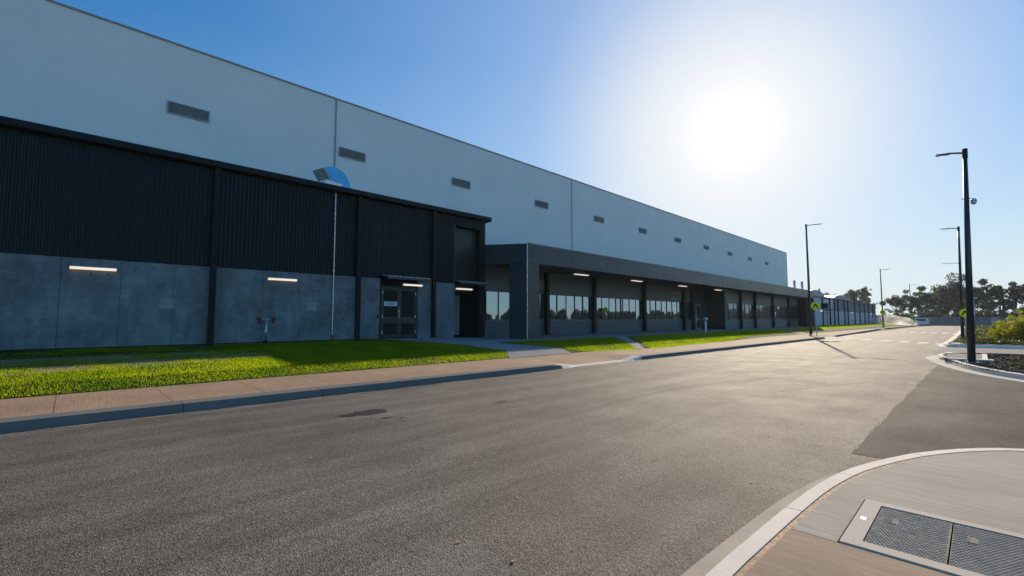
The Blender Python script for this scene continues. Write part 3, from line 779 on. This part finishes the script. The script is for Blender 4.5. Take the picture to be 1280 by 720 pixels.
# ------------------------------------------------------------------ office block with deep canopy
of = empty('office_block', (-19, 43, .7), 'low charcoal office block with a deep flat canopy over ribbon windows', 'office building')
OX, FX, Y0, Y1 = -19.0, -15.1, 15.7, 69.9
SX = -17.0; SY = 45.4
def canopy_z(x, top): return (5.33 if top else 4.39)+(FX-x)*(.095 if top else .055)
f = MB(); f.box(FX-.22, FX, Y0, Y1, 4.39, 5.33); f.build('fascia', M['charcoal'], of, bevel=.01)
for i in range(16):
    y = Y0+3.4*i
    if i: MB().box(FX-.001, FX+.004, y-.012, y+.012, 4.40, 5.32).build('fascia_joint', M['black'], of)
XB = -21.65
MB().hexa([(XB,Y0+.01,canopy_z(XB,1)-.25),(FX-.225,Y0+.01,5.05),(FX-.225,Y1,5.05),(XB,Y1,canopy_z(XB,1)-.25)],
          [(XB,Y0+.01,canopy_z(XB,1)),(FX-.225,Y0+.01,5.335),(FX-.225,Y1,5.335),(XB,Y1,canopy_z(XB,1))]).build('roof', M['charcoal'], of)
XS = -20.85
MB().hexa([(XS,Y0,canopy_z(XS,0)),(FX-.225,Y0,4.40),(FX-.225,Y0+.2,4.40),(XS,Y0+.2,canopy_z(XS,0))],
          [(XS,Y0,canopy_z(XS,1)),(FX-.225,Y0,5.34),(FX-.225,Y0+.2,5.34),(XS,Y0+.2,canopy_z(XS,1))]).build('side_fascia', M['charcoal'], of)
MB().hexa([(XB,Y0+.21,canopy_z(XB,0)),(FX-.23,Y0+.21,4.43),(FX-.23,Y1,4.43),(XB,Y1,canopy_z(XB,0))],
          [(XB,Y0+.21,canopy_z(XB,0)+.03),(FX-.23,Y0+.21,4.46),(FX-.23,Y1,4.46),(XB,Y1,canopy_z(XB,0)+.03)]).build('soffit', M['charcoal2'], of)
MB().box(FX-.012, FX+.03, Y0-.015, Y1, 5.331, 5.37).build('roof_capping', M['frame_pale'], of)
MB().box(-16.36, FX-.003, Y0+.003, Y0+.86, .3, 4.388).build('corner_column', M['charcoal'], of, bevel=.01)
MB().box(FX-.01, FX+.02, Y0-.02, Y0+.012, .72, 5.33).build('corner_trim', M['silver'], of)
MB().box(FX-.9, FX-.003, Y1-.5, Y1-.002, .3, 4.388).build('end_column', M['charcoal'], of, bevel=.01)
# walls
def wall_run(X, a, b, zt, wins, lowmat='office_low'):
    MB().box(X-.2, X, a, b, .3, 1.62).build('lower_panel', M[lowmat], of)
    MB().box(X-.2, X, a, b, 3.26, zt).build('upper_panel', M['office_wall'], of)
    MB().box(X-.25, X-.21, a, b, 1.6, 3.3).build('window_backing', M['black'], of)
    for (u, v, n, gm) in wins:
        fr = MB(); t = .045
        fr.box(X-.06, X+.02, u, v, 1.621, 1.621+t); fr.box(X-.06, X+.02, u, v, 3.259-t, 3.259)
        for i in range(n+1):
            y = u+(v-u-t)*i/n; fr.box(X-.06, X+.018, y, y+t, 1.621+t, 3.259-t)
        w_ = fr.build('window', M['frame'], of)
        for i in range(n):
            ya = u+(v-u-t)*i/n+t; yb = u+(v-u-t)*(i+1)/n
            tl = rng.normal(0, .006)
            MB().add([(X-.02,ya,1.66),(X-.02+tl,yb,1.66),(X-.02+tl,yb,3.22),(X-.02,ya,3.22)], [(0,1,2,3)]).build('pane', M[gm], w_, fixn=False)
        MB().box(X+.021, X+.05, u, v, 1.60, 1.622).build('sill', M['frame_pale'], w_)
wall_run(OX, 16.3, 42.0, 4.62, [(16.45,21.2,5,'glass'),(21.6,26.2,5,'glass'),(26.55,33.05,7,'glass'),(33.45,40.1,7,'glass'),(40.5,41.9,2,'glass')])
MB().box(-20.85, OX-.001, 16.1, 16.298, .3, 4.62).build('side_wall', M['door_dark'], of)
for y in (21.4, 26.4, 33.25, 40.3, 42.1):
    MB().box(OX+.022, OX+.26, y-.13, y+.13, .68, 4.60).build('post', M['black'], of, bevel=.008)
# entrance doors
MB().box(OX-.2, OX-.1, 42.0, SY, 3.1, 4.62).build('entry_panel', M['charcoal'], of)
MB().box(OX-.3, OX-.24, 42.0, SY, .3, 3.1).build('entry_backing', M['black'], of)
for a, b in ((42.25, 43.3), (43.32, 44.4)):
    fr = MB(); X = OX-.15; t = .08
    fr.box(X, X+.05, a, a+t, .7, 3.1); fr.box(X, X+.05, b-t, b, .7, 3.1); fr.box(X, X+.05, a+t, b-t, .7, .85); fr.box(X, X+.05, a+t, b-t, 2.98, 3.1); fr.box(X, X+.05, a+t, b-t, 1.65, 1.72)
    e = fr.build('entrance_door', M['frame_pale'], of)
    MB().add([(X+.02,a+t,.85),(X+.02,b-t,.85),(X+.02,b-t,2.98),(X+.02,a+t,2.98)], [(0,1,2,3)]).build('door_glass', M['glass_dark'], e, fixn=False)
    MB().tube([(X+.1, b-.15 if a < 43 else a+.15, 1.4), (X+.1, b-.15 if a < 43 else a+.15, 2.1)], .018, 8).build('handle', M['silver'], e)
MB().box(OX-.2, OX-.02, 44.42, SY, .3, 3.09).build('entry_wall', M['charcoal'], of)
# projecting second section
wall_run(SX, SY, 69.9, 4.52, [(45.7,48.5,2,'glass_dark'),(48.95,52.7,3,'glass_dark'),(53.1,58.75,4,'glass_dark'),(59.2,65.0,4,'glass'),(65.4,69.3,3,'glass_dark')])
MB().box(OX-.2, SX-.205, SY, SY+.2, .3, 4.62).build('return_wall', M['door_dark'], of)
MB().box(SX-.2, SX+.03, SY-.05, SY-.002, .68, 4.5).build('corner_trim', M['frame_pale'], of)
for y in (48.75, 52.9, 59.0, 65.2):
    MB().box(SX+.022, SX+.24, y-.14, y+.14, .66, 4.50).build('post', M['black'], of, bevel=.008)
MB().box(SX+.001, FX-.23, 69.7, 69.9, .3, 4.42).build('end_wall', M['black'], of)
# high grilles
for X, a, b in ((OX, 21.0, 21.35), (OX, 38.0, 39.9), (SX, 49.6, 51.8), (SX, 67.0, 68.6)):
    vent(a-.6 if b-a < 1 else a, b-.15 if b-a < 1 else b, 3.55, 4.15, X-.012, of)
for (xa, xb2, y) in ((725,739,0),):
    pass
for y in (22.3, 28.9, 36.2, 43.6, 54.0, 60.2, 66.6, 73.4):
    if y > 69: continue
    z = canopy_z(-17.3, 0)
    b = MB().box(-17.42, -17.18, y-.1, y+1.25, z-.05, z+.01).build('soffit_light', M['frame_pale'], of)
    MB().box(-17.40, -17.20, y-.07, y+1.22, z-.085, z-.051).build('diffuser', M['soffit_light'], b)
# flues on the roof
for x, y, zt, r in ((-24, 95.2, 8.9, .14), (-24, 101, 9.1, .2)):
    pass

of.location = (-21.85, 49.45, .5575); of.scale = (1.15, 1.15, 1.15)      # whole block scaled up about the camera position

# ------------------------------------------------------------------ far building
fb = empty('far_workshop', (-21, 120, .6), 'long low far building of pale panels between dark posts with a grey upper band', 'building')
BX = -19.5
posts = [88.6, 95.4, 101.0, 104.6, 107.8, 113.8, 117.3, 124.7, 130.7, 136.7, 142.3, 148.3, 152.4]
MB().box(BX-10, BX-.2, 88.4, 152.6, 0, 5.5).build('shell', M['charcoal'], fb)
def fz(y): return 5.62-(y-88)*.001
for a, b in zip(posts, posts[1:]):
    top = 5.45 if a < 104 else 3.25
    MB().box(BX-.2, BX, a+.1, b-.1, .3, top).build('panel', M['pale_panel'], fb)
    if a > 104: MB().box(BX-.2, BX+.02, a+.1, b-.1, 3.26, 5.45).build('upper_band', M['fence'], fb)
for y in posts: MB().box(BX-.05, BX+.2, y-.1, y+.1, .3, 5.5).build('post', M['black'], fb)
MB().box(BX-10.2, BX+.3, 88.3, 152.7, 5.5, 5.68).build('roof_edge', M['charcoal'], fb)
dd = MB().box(BX+.001, BX+.04, 98.3, 99.6, .6, 3.1).build('door', M['louvre'], fb)
MB().box(BX+.0, BX+.9, 97.3, 102.6, 3.4, 3.55).build('awning', M['black'], fb)
for y in (94.0, 121, 146): MB().box(BX+.001, BX+.12, y, y+1.1, 3.1, 3.25).build('wall_light', M['light'], fb)
for i, (y0, y1, zt) in enumerate(((99, 113, 7.5), (121, 141, 7.4))):
    m = MB(); n = 10
    for k in range(n):
        t0, t1 = math.pi*k/n, math.pi*(k+1)/n
        ya, yb = (y0+y1)/2-(y1-y0)/2*math.cos(t0), (y0+y1)/2-(y1-y0)/2*math.cos(t1)
        za, zb = 5.69+(zt-5.69)*math.sin(t0)**.7, 5.69+(zt-5.69)*math.sin(t1)**.7
        m.hexa([(BX-7,ya,5.685),(BX-3,ya,5.685),(BX-3,yb,5.685),(BX-7,yb,5.685)], [(BX-7,ya,za),(BX-3,ya,za),(BX-3,yb,zb),(BX-7,yb,zb)])
    m.build('roof_monitor', M['roof_pale'], fb)
for x, y, z in ((-24.2, 97.7, 9.0), (-24.2, 103, 9.1), (-24.5, 118, 8.4)): MB().tube([(x, y, 5.4), (x, y, z)], .2, 10).build('flue', M['galv'], fb, smooth=True)

# ------------------------------------------------------------------ street furniture
def lamp(loc, h, arm_ang, label, r0=.105, al=2.0, lean=0):
    t = empty('street_lamp', loc, label, 'street lamp', 'black lamp posts along the road')
    x, y, z = loc
    MB().tube([(x,y,z),(x,y,z+h*.5),(x,y,z+h)], [r0, r0*.78, r0*.55], 16).build('pole', M['pole'], t, smooth=True)
    b = MB().box(x-.17,x+.17,y-.17,y+.17,z-.02,z+.03); b.build('base_plate', M['galv'], t)
    bo = MB()
    for sx in (-1,1):
        for sy_ in (-1,1): bo.tube([(x+sx*.13,y+sy_*.13,z+.03),(x+sx*.13,y+sy_*.13,z+.09)], .02, 6)
    bo.build('anchor_bolts', M['galv'], t)
    dx, dy = math.cos(arm_ang), math.sin(arm_ang)
    MB().tube([(x,y,z+h-.12),(x+dx*al*.55,y+dy*al*.55,z+h+.02-.06)], [.035,.03], 8).build('arm', M['pole'], t)
    MB().tube([(x,y,z+h-.32),(x,y,z+h+.03)], r0*.68, 12).build('collar', M['black'], t)
    px, py = -dy, dx; q = lambda s, w_, zz: (x+dx*s+px*w_, y+dy*s+py*w_, z+h+zz)
    l0, l1 = al*.5, al
    hd = MB().hexa([q(l0,-.06,-.1),q(l1,-.11,-.06),q(l1,.11,-.06),q(l0,.06,-.1)], [q(l0,-.05,-.03),q(l1,-.07,-.02),q(l1,.07,-.02),q(l0,.05,-.03)])
    mid_ = hd.build('lamp_head', M['pole'], t, bevel=.012)
    MB().hexa([q(l0+.35,-.07,-.108),q(l1-.1,-.085,-.082),q(l1-.1,.085,-.082),q(l0+.35,.07,-.108)], [q(l0+.35,-.07,-.098),q(l1-.1,-.085,-.074),q(l1-.1,.085,-.074),q(l0+.35,.07,-.098)]).build('lens', M['galv'], mid_)
    t.rotation_euler.y = lean
    for c_ in t.children: c_.matrix_parent_inverse = Matrix.Translation(-t.location)
    return t
rt = math.atan2(math.sin(R(45.8)), math.cos(R(45.8)))
l1 = lamp((-.31,22.94,.13), 7.65, math.pi+.05, 'tall black lamp post nearest the camera with a security camera, in the mulch bed', .112, .78, lean=R(1.5))
x, y = -.28, 22.95
cm = MB().tube([(x,y,6.0),(x+.25,y+.12,6.0)], .02, 8); cm.build('camera_bracket', M['galv'], l1)
sp_ = MB(); c0_ = Vector((x+.30,y+.14,5.86))
for i in range(8):
    t0 = math.pi*i/8; t1 = math.pi*(i+1)/8
sp_.tube([(c0_.x,c0_.y,c0_.z+.13),(c0_.x,c0_.y,c0_.z+.05)], [.05,.10], 14).tube([(c0_.x,c0_.y,c0_.z+.05),(c0_.x,c0_.y,c0_.z-.04),(c0_.x,c0_.y,c0_.z-.09)], [.095,.08,.03], 14)
sp_.build('security_camera', M['silver'], l1, smooth=True)
lamp((-11.4,50.9,.15), 10.7, .35, 'tall black lamp post at the kerb in front of the end of the canopy', .125, 1.3)
lamp((-1.02,47.5,.13), 8.45, math.pi-.05, 'black lamp post just behind the nearest one on the right of the road', .105, 1.0, lean=R(1.2))
lamp((-12.9,110,.15), 11.0, .2, 'distant lamp post on the left kerb beyond the crossing', .13, 1.5)
lamp((-12.2,152,.15), 10.3, .2, 'farthest thin lamp post where the left kerb ends', .13, 1.7)
lamp((-2.0,100,.13), 10.5, math.pi, 'distant lamp post hidden behind the nearest post, only its arm showing', .12, 2.0)

def crossing_sign(x, y, zd, r, label, z0=.15, facing=(-.0, -1), gl=0, box=False):
    t = empty('crossing_sign', (x, y, z0), label, 'road sign', 'yellow pedestrian crossing signs')
    MB().tube([(x,y,z0),(x,y,zd+r*.9)], .035, 10).build('post', M['galv'], t, smooth=True)
    n = 32; pts = [(x+r*math.cos(2*math.pi*i/n), zd+r*math.sin(2*math.pi*i/n)) for i in range(n)]
    d = MB().prism(pts, 'y', y-.07, y-.05).build('sign_disc', M['sign_y'], t)
    s = r/.42; yy = y-.072
    leg = MB()
    def L_(pl):
        pl = [(x+a*s, zd+b*s) for a, b in pl]; leg.prism(pl, 'y', yy-.004, yy)
    L_([(-.05,.24),(.09,.24),(.12,.12),(.0,.02),(-.08,.10)])
    L_([(-.06,.24),(.02,.20),(-.12,.0),(-.24,-.18),(-.32,-.18),(-.30,-.25),(-.19,-.25),(-.02,-.0)])
    L_([(.04,.22),(.11,.18),(.20,-.02),(.27,-.24),(.36,-.22),(.35,-.28),(.2,-.28),(.10,-.06),(-.01,.12)])
    leg.build('walking_legs_symbol', M['black'], d)
    if box: MB().box(x+.42, x+.95, y-.02, y+.1, zd-.24, zd+.24).build('back_panel', M['black'], t)
    return t
crossing_sign(-10.35,48.2,2.87,.36,'yellow walking legs sign by the tall left kerb post, black panel beside it', box=True)
crossing_sign(-.80,46.3,2.12,.30,'yellow walking legs crossing sign half hidden behind the right-hand lamp posts')
crossing_sign(-12.15,104,2.95,.40,'small distant yellow crossing sign on the far left kerb')
crossing_sign(-11.35,143,2.7,.44,'farthest yellow crossing sign near the end of the left kerb')

bo = empty('fire_booster', (-20.35,5.8,.69), 'galvanised fire standpipe with two dark red capped outlets by the concrete wall', 'standpipe')
MB().tube([(-20.35,5.8,.69),(-20.35,5.8,1.66)], .05, 12).build('riser', M['galv'], bo, smooth=True)
MB().tube([(-20.35,5.8,.69),(-20.35,5.8,.80)], .085, 12).build('base_collar', M['black'], bo)
MB().tube([(-20.35,5.55,1.66),(-20.35,6.05,1.66)], .035, 10).build('cross_pipe', M['galv'], bo, smooth=True)
for s in (-1, 1):
    v = MB().tube([(-20.35,5.8+s*.22,1.66),(-20.35,5.8+s*.30,1.66)], .075, 12).tube([(-20.35,5.8+s*.26,1.70),(-20.30,5.8+s*.26,1.52)], .055, 10)
    v.tube([(-20.33,5.8+s*.3,1.68),(-20.33,5.8+s*.36,1.70)], .04, 8); v.build('capped_outlet', M['red_dark'], bo, smooth=True)
hy = empty('hydrant', (-15.95,37.9,.58), 'pale fire hydrant post with a grey drum top standing before the office entrance', 'hydrant')
MB().tube([(-15.95,37.9,.58),(-15.95,37.9,.80),(-15.95,37.9,1.55)], [.10,.07,.075], 12).build('post', M['white'], hy, smooth=True)
MB().tube([(-15.95,37.9,1.55),(-15.95,37.9,1.62),(-15.95,37.9,1.78),(-15.95,37.9,1.84)], [.13,.2,.2,.1], 14).build('drum_cap', M['galv'], hy, smooth=True)
MB().tube([(-15.95,37.7,1.32),(-15.95,38.1,1.32)], .07, 10).build('outlet', M['galv'], hy, smooth=True)

# wheel stops in the car park
ws = None
for i, (x, y, w_, lb) in enumerate(((.35,73,1.0,'pale concrete wheel stop farthest off, in front of the bush'), (.2,51.3,.75,'pale concrete wheel stop nearest, beside the bush'), (-.5,53.3,.5,'short pale wheel stop partly behind the lamp post'))):
    ws = tag(MB().prism([(-.1,0),(.1,0),(.06,.12),(-.06,.12)], 'x', 0, w_).build('wheel_stop', M['white'], bevel=.01), lb, 'wheel stop', 'wheel stops in the car park')
    ws.location = (x, y, .135)
# grey post
gp = empty('marker_post', (-.72,100,.13), 'slim pale grey post with a small cap behind the near lamp post', 'post')
MB().tube([(-.72,100,.13),(-.72,100,4.9)], .12, 10).build('shaft', M['galv'], gp, smooth=True)
MB().box(-1.0,-.3,99.85,100.15,4.9,5.05).build('cap', M['galv'], gp)
# van
vn = empty('parked_van', (-11.3,166,0), 'small white van parked far away at the end of the road', 'van')
vb = MB().prism([(-12.6,.35),(-9.9,.35),(-9.85,1.2),(-10.1,2.05),(-12.4,2.1),(-12.65,1.3)], 'y', 164, 168); vb.build('body', M['white'], vn, bevel=.08)
MB().box(-12.3,-10.3,163.97,163.995,1.3,1.85).build('rear_window', M['glass_dark'], vn)
for s in (-12.5,-10.2): MB().tube([(s,164.8,.35),(s+.22,164.8,.35)], .35, 16).build('wheel', M['tyre'], vn)

# far fence
fe = empty('boundary_fence', (-9,171,0), 'long blue grey sheet metal fence across the end of the road', 'fence')
MB().box(-60,30,171,171.05,.05,2.15).build('sheet_panels', M['fence'], fe)
for i in range(37): MB().box(-60+2.5*i-.05,-60+2.5*i+.05,170.9,171,.0,2.2).build('post', M['louvre'] if i % 5 else M['frame_pale'], fe)
MB().box(-60,30,170.92,171.08,2.2,2.26).build('rail', M['louvre'], fe)
pl = tag(MB().box(1.6,2.6,150,150.6,0,2.1).build('gate_pillar', plain('beige_render', (.35,.31,.24), .7), bevel=.03), 'beige gate pillar at the right end of the fence behind the bush', 'pillar')

# ------------------------------------------------------------------ trees
def leaves(centers, radii, n, size, flat=1.0):
    centers = np.array(centers); radii = np.array(radii); wts = radii**2.2; wts /= wts.sum()
    k = rng.choice(len(centers), n, p=wts); d = rng.normal(size=(n, 3)); d /= np.linalg.norm(d, axis=1)[:, None]
    rr = rng.random(n)**.42; p = centers[k]+d*(rr*radii[k])[:, None]*np.array([1, 1, .86*flat])
    a = rng.normal(size=(n, 3)); a /= np.linalg.norm(a, axis=1)[:, None]; b = np.cross(a, rng.normal(size=(n, 3))); b /= np.linalg.norm(b, axis=1)[:, None]
    s = size*rng.uniform(.5, 1.3, n)[:, None]
    V = np.stack([p-a*s, p+b*s*.45, p+a*s, p-b*s*.45], 1); return V.reshape(-1, 3)
def tree(x, y, h, w_, label, kind='tall', mat='leaf_far', n=5000, size=.42, name='gum_tree', trunkfrac=.45, group='trees beyond the fence'):
    t = empty(name, (x, y, 0), label, 'tree', group)
    tr = MB(); cs = []; rs = []
    nb = {'tall': 11, 'dense': 12, 'low': 6}[kind]; base = h*trunkfrac
    lean = rng.normal(0, .015)*h
    top = Vector((x+lean, y, h*.8)); tr.tube([(x,y,-.05),(x+lean*.3,y,base*.6),(x+lean*.7,y,base),tuple(top)], [h*.024,h*.018,h*.014,h*.004], 8)
    for i in range(nb):
        a = 2*math.pi*i/nb+rng.random()*.8; r = w_*.5*rng.uniform(.2, .82)
        z = base+(h-base)*rng.uniform(.0, .85)
        e = Vector((x+math.cos(a)*r, y+math.sin(a)*r, z)); st = Vector((x+lean*.5, y, base*rng.uniform(.7, 1.0)))
        mid_ = st.lerp(e, .55)+Vector((0, 0, -.04*h)); tr.tube([tuple(st), tuple(mid_), tuple(e)], [h*.011, h*.007, h*.003], 6)
        rad = w_*rng.uniform(.12, .2) if kind != 'dense' else w_*rng.uniform(.2, .3)
        for q in range(4):
            cs.append((e.x+rng.normal(0, rad*.75), e.y+rng.normal(0, rad*.75), e.z+rng.normal(0, rad*.75))); rs.append(rad*rng.uniform(.35, .75))
    cs.append((top.x, top.y, h*.88)); rs.append(w_*.15)
    cs.append((top.x+w_*.1, top.y, h*.78)); rs.append(w_*.18)
    for q in range(7):
        a = rng.random()*6.28; r = w_*rng.uniform(.08, .3); cs.append((top.x+math.cos(a)*r, top.y+math.sin(a)*r, h*rng.uniform(.66, .9)-r*.25)); rs.append(w_*rng.uniform(.08, .15))
    tr.build('trunk', M['bark'], t, smooth=True)
    tri_cloud('crown', leaves(cs, rs, n, size), M[mat], t, 4); return t
FX_, CX_ = 569., 640.
def at(px, Y, ptop=None):         # place something by its image pixels at a given distance up the road
    a = (px-CX_)/FX_; yaw = R(45.8); P = math.atan(39.5/569)
    def ray(b):
        f_ = math.cos(P)-b*math.sin(P); return (-math.sin(yaw)*f_+math.cos(yaw)*a, math.cos(yaw)*f_+math.sin(yaw)*a, math.sin(P)+b*math.cos(P))
    r = ray(-39.5/569); X = r[0]/r[1]*Y
    if ptop is None: return X
    r = ray(-(ptop-360)/569); return X, 1.65+r[2]/r[1]*Y
TT = [(1034,364,26,230,'tall','leaf_far','low rounded tree top showing over the far building roof'),
      (1066,359,22,240,'tall','leaf_far','left of the two airy trees behind the far building'),
      (1083,357,20,235,'tall','leaf_far','right of the two airy trees behind the far building'),
      (1122,367,26,215,'tall','leaf_far','airy flat-topped tree just right of the distant lamp post'),
      (1140,370,22,225,'tall','leaf_dark','dark spreading tree behind the farthest lamp post'),
      (1158,363,20,230,'tall','leaf_far','thin open tree with sky showing below its crown'),
      (1176,358,24,215,'dense','leaf_far','bushy tree at the left edge of the big dark tree'),
      (1194,350,42,205,'dense','leaf_dark','biggest dark dense tree beyond the fence behind the lamp posts'),
      (1214,356,30,200,'dense','leaf_dark','dark tree immediately right of the near lamp post'),
      (1237,354,22,190,'tall','leaf_far','open eucalypt with forked trunk left of the bush'),
      (1253,353,20,185,'tall','leaf_far','airy eucalypt above the yellow-green bush'),
      (1270,348,20,180,'tall','leaf_far','tallest pale eucalypt near the right edge'),
      (1290,355,26,175,'tall','leaf_dark','dark tree cut by the right edge of the view')]
for px, pt, wp, Y, kd, mt, lb in TT:
    X, Z = at(px, Y, pt); dist = math.hypot(X, Y); wm_ = wp/569*dist*.74*1.18
    tree(X, Y, Z, wm_, lb+'', kd, mt, n=4600 if kd == 'tall' else 7500, size=.27 if kd == 'tall' else .36, trunkfrac=.36 if kd == 'tall' else .2)
# scrub under the trees: low individual shrubs
SC = []
for i, px in enumerate(range(1100, 1296, 13)):
    Y = 178+rng.uniform(-3, 8); X, Z = at(px+rng.uniform(-3, 3), Y, 392-(6 if px > 1215 else 0)+rng.uniform(-3, 3)); SC.append((X, Y, Z))
kinds = [('leaf_brown', 'brownish'), ('leaf_dark', 'dark green'), ('leaf_far', 'olive')]
V_ = []
for i, (X, Y, Z) in enumerate(SC):
    cs = [(X+rng.normal(0, 1.2), Y+rng.normal(0, 1), Z*.5+rng.normal(0, .5)) for _ in range(6)]; V_.append(leaves(cs, [Z*.42]*6, 1500, .3))
tag(tri_cloud('scrub', np.concatenate(V_), M['leaf_brown'], None, 4), 'low brown-green scrub massed beneath the trees behind the fence', 'scrub', kind='stuff')
# far wood to the north-east (mirrored in the windows)
cs = []; rs = []
for i in range(110):
    a = R(3+i*.85); d = rng.uniform(185, 230); h = rng.uniform(3.5, 7.5); cs += [(math.sin(a)*d, math.cos(a)*d, h*.45), (math.sin(a)*d+rng.normal(0, 2), math.cos(a)*d, h*.75)]; rs += [h*.5, h*.35]
tag(tri_cloud('far_wood', leaves(cs, rs, 26000, .9), M['leaf_dark'], None, 4), 'dark belt of trees far off across the open ground on the right', 'wood', kind='stuff')

# near bushes
def bush(x, y, h, w_, label, n, mat='leaf_bush', name='bush', size=.055, z0=.12, group='bushes in the garden bed'):
    t = empty(name, (x, y, z0), label, 'bush', group)
    st = MB(); cs = []; rs = []
    for i in range(16):
        a = rng.random()*6.28; r = w_*.5*rng.random()**.6; hh = h*rng.uniform(.4, .92)*(1-.35*(r/(w_*.5))**2)
        e = (x+math.cos(a)*r, y+math.sin(a)*r, z0+hh); st.tube([(x+math.cos(a)*.08, y+math.sin(a)*.08, z0), (x+math.cos(a)*r*.5, y+math.sin(a)*r*.5, z0+hh*.55), e], [.018, .012, .005], 5)
        for q in range(3): cs.append((e[0]+rng.normal(0, .12), e[1]+rng.normal(0, .12), e[2]-q*hh*.24+rng.normal(0, .05))); rs.append(w_*rng.uniform(.09, .17))
    st.build('stems', M['bark'], t); tri_cloud('foliage', leaves(cs, rs, n, size, 1.2), M[mat], t, 4); return t
bush(1.75,43.9,2.15,1.9,'large yellow-green bush at the right edge, widest of the group', 6500)
bush(.92,46.0,1.85,1.05,'small yellow-green bush at the left of the group', 2600)
bush(3.0,45.4,2.1,1.8,'green bush cut off by the right edge of the view', 4500)
bush(2.35,48.6,2.5,1.8,'olive bush rising behind the large yellow-green bush', 4500)
# ground cover plants
V_ = []
for i in range(150):
    x = rng.uniform(-1.2, 4); y = rng.uniform(43.6, 54) if i % 3 else rng.uniform(40, 42.8); V_.append(leaves([(x, y, .22)], [rng.uniform(.12, .3)], 90, .06))
for i in range(40):
    x = rng.uniform(.6, 5); y = rng.uniform(19, 29); V_.append(leaves([(x, y, .16)], [rng.uniform(.06, .16)], 60, .03))
for i in range(260):
    x = rng.uniform(-1.2, 9); y = rng.uniform(54, 140); V_.append(leaves([(x, y, .25)], [rng.uniform(.2, .6)], 60, .12))
tag(tri_cloud('ground_cover', np.concatenate(V_), M['cover'], None, 4), 'low olive ground cover plants scattered over the mulch beds', 'ground cover', kind='stuff')

# leaf litter and grit on the road
N = 420; x = rng.uniform(-9.8, -1.4, N); y = rng.uniform(-2, 22, N); V = np.empty((N, 4, 3)); s = rng.uniform(.006, .02, N); a = rng.uniform(0, 6.28, N)
for i, (u, v) in enumerate(((-1,-.5),(1,-.5),(1,.5),(-1,.5))): V[:,i] = np.stack([x+(np.cos(a)*u-np.sin(a)*v)*s, y+(np.sin(a)*u+np.cos(a)*v)*s, .006+.006*(u > 0)+0*x], 1)
tag(tri_cloud('grit', V.reshape(-1, 3), M['sealant'], None, 4), 'scattered dry leaf bits and grit lying on the asphalt', 'grit', kind='stuff')

# sprinkler mist over the far lawn
mm = MB()
prof_m = [(-21,.7),(-10.6,.25),(-11.0,1.4),(-13,2.3),(-16,2.9),(-19,2.2),(-21,1.2)]
mm.prism(prof_m, 'y', 139, 151)
mist = mm.build('sprinkler_mist', M['white']); mist['kind'] = 'stuff'; mist['label'] = 'white sprinkler spray drifting over the far end of the lawn'; mist['category'] = 'mist'
mt = Mat('spray_mist'); mt.t.nodes.remove(mt.b); pv = mt.n('ShaderNodeVolumePrincipled'); pv.inputs['Color'].default_value = (1, 1, 1, 1); pv.inputs['Anisotropy'].default_value = .5
dn = mt.ramp(mt.noise(.35, 5, .6), [(.47, 0), (.75, .22)]); mt.link(dn, pv.inputs['Density']); mt.link(pv.outputs[0], mt.o.inputs['Volume']); mist.data.materials[0] = mt.m

# ------------------------------------------------------------------ air
hz = MB().box(-140, 240, -60, 300, -2, 26).build('haze', M['white']); hz['kind'] = 'stuff'
hm_ = Mat('pale_air'); hm_.t.nodes.remove(hm_.b); hv = hm_.n('ShaderNodeVolumePrincipled')
hv.inputs['Color'].default_value = (.80, .90, 1, 1); hv.inputs['Density'].default_value = .00016; hv.inputs['Anisotropy'].default_value = .35
hm_.link(hv.outputs[0], hm_.o.inputs['Volume']); hz.data.materials[0] = hm_.m
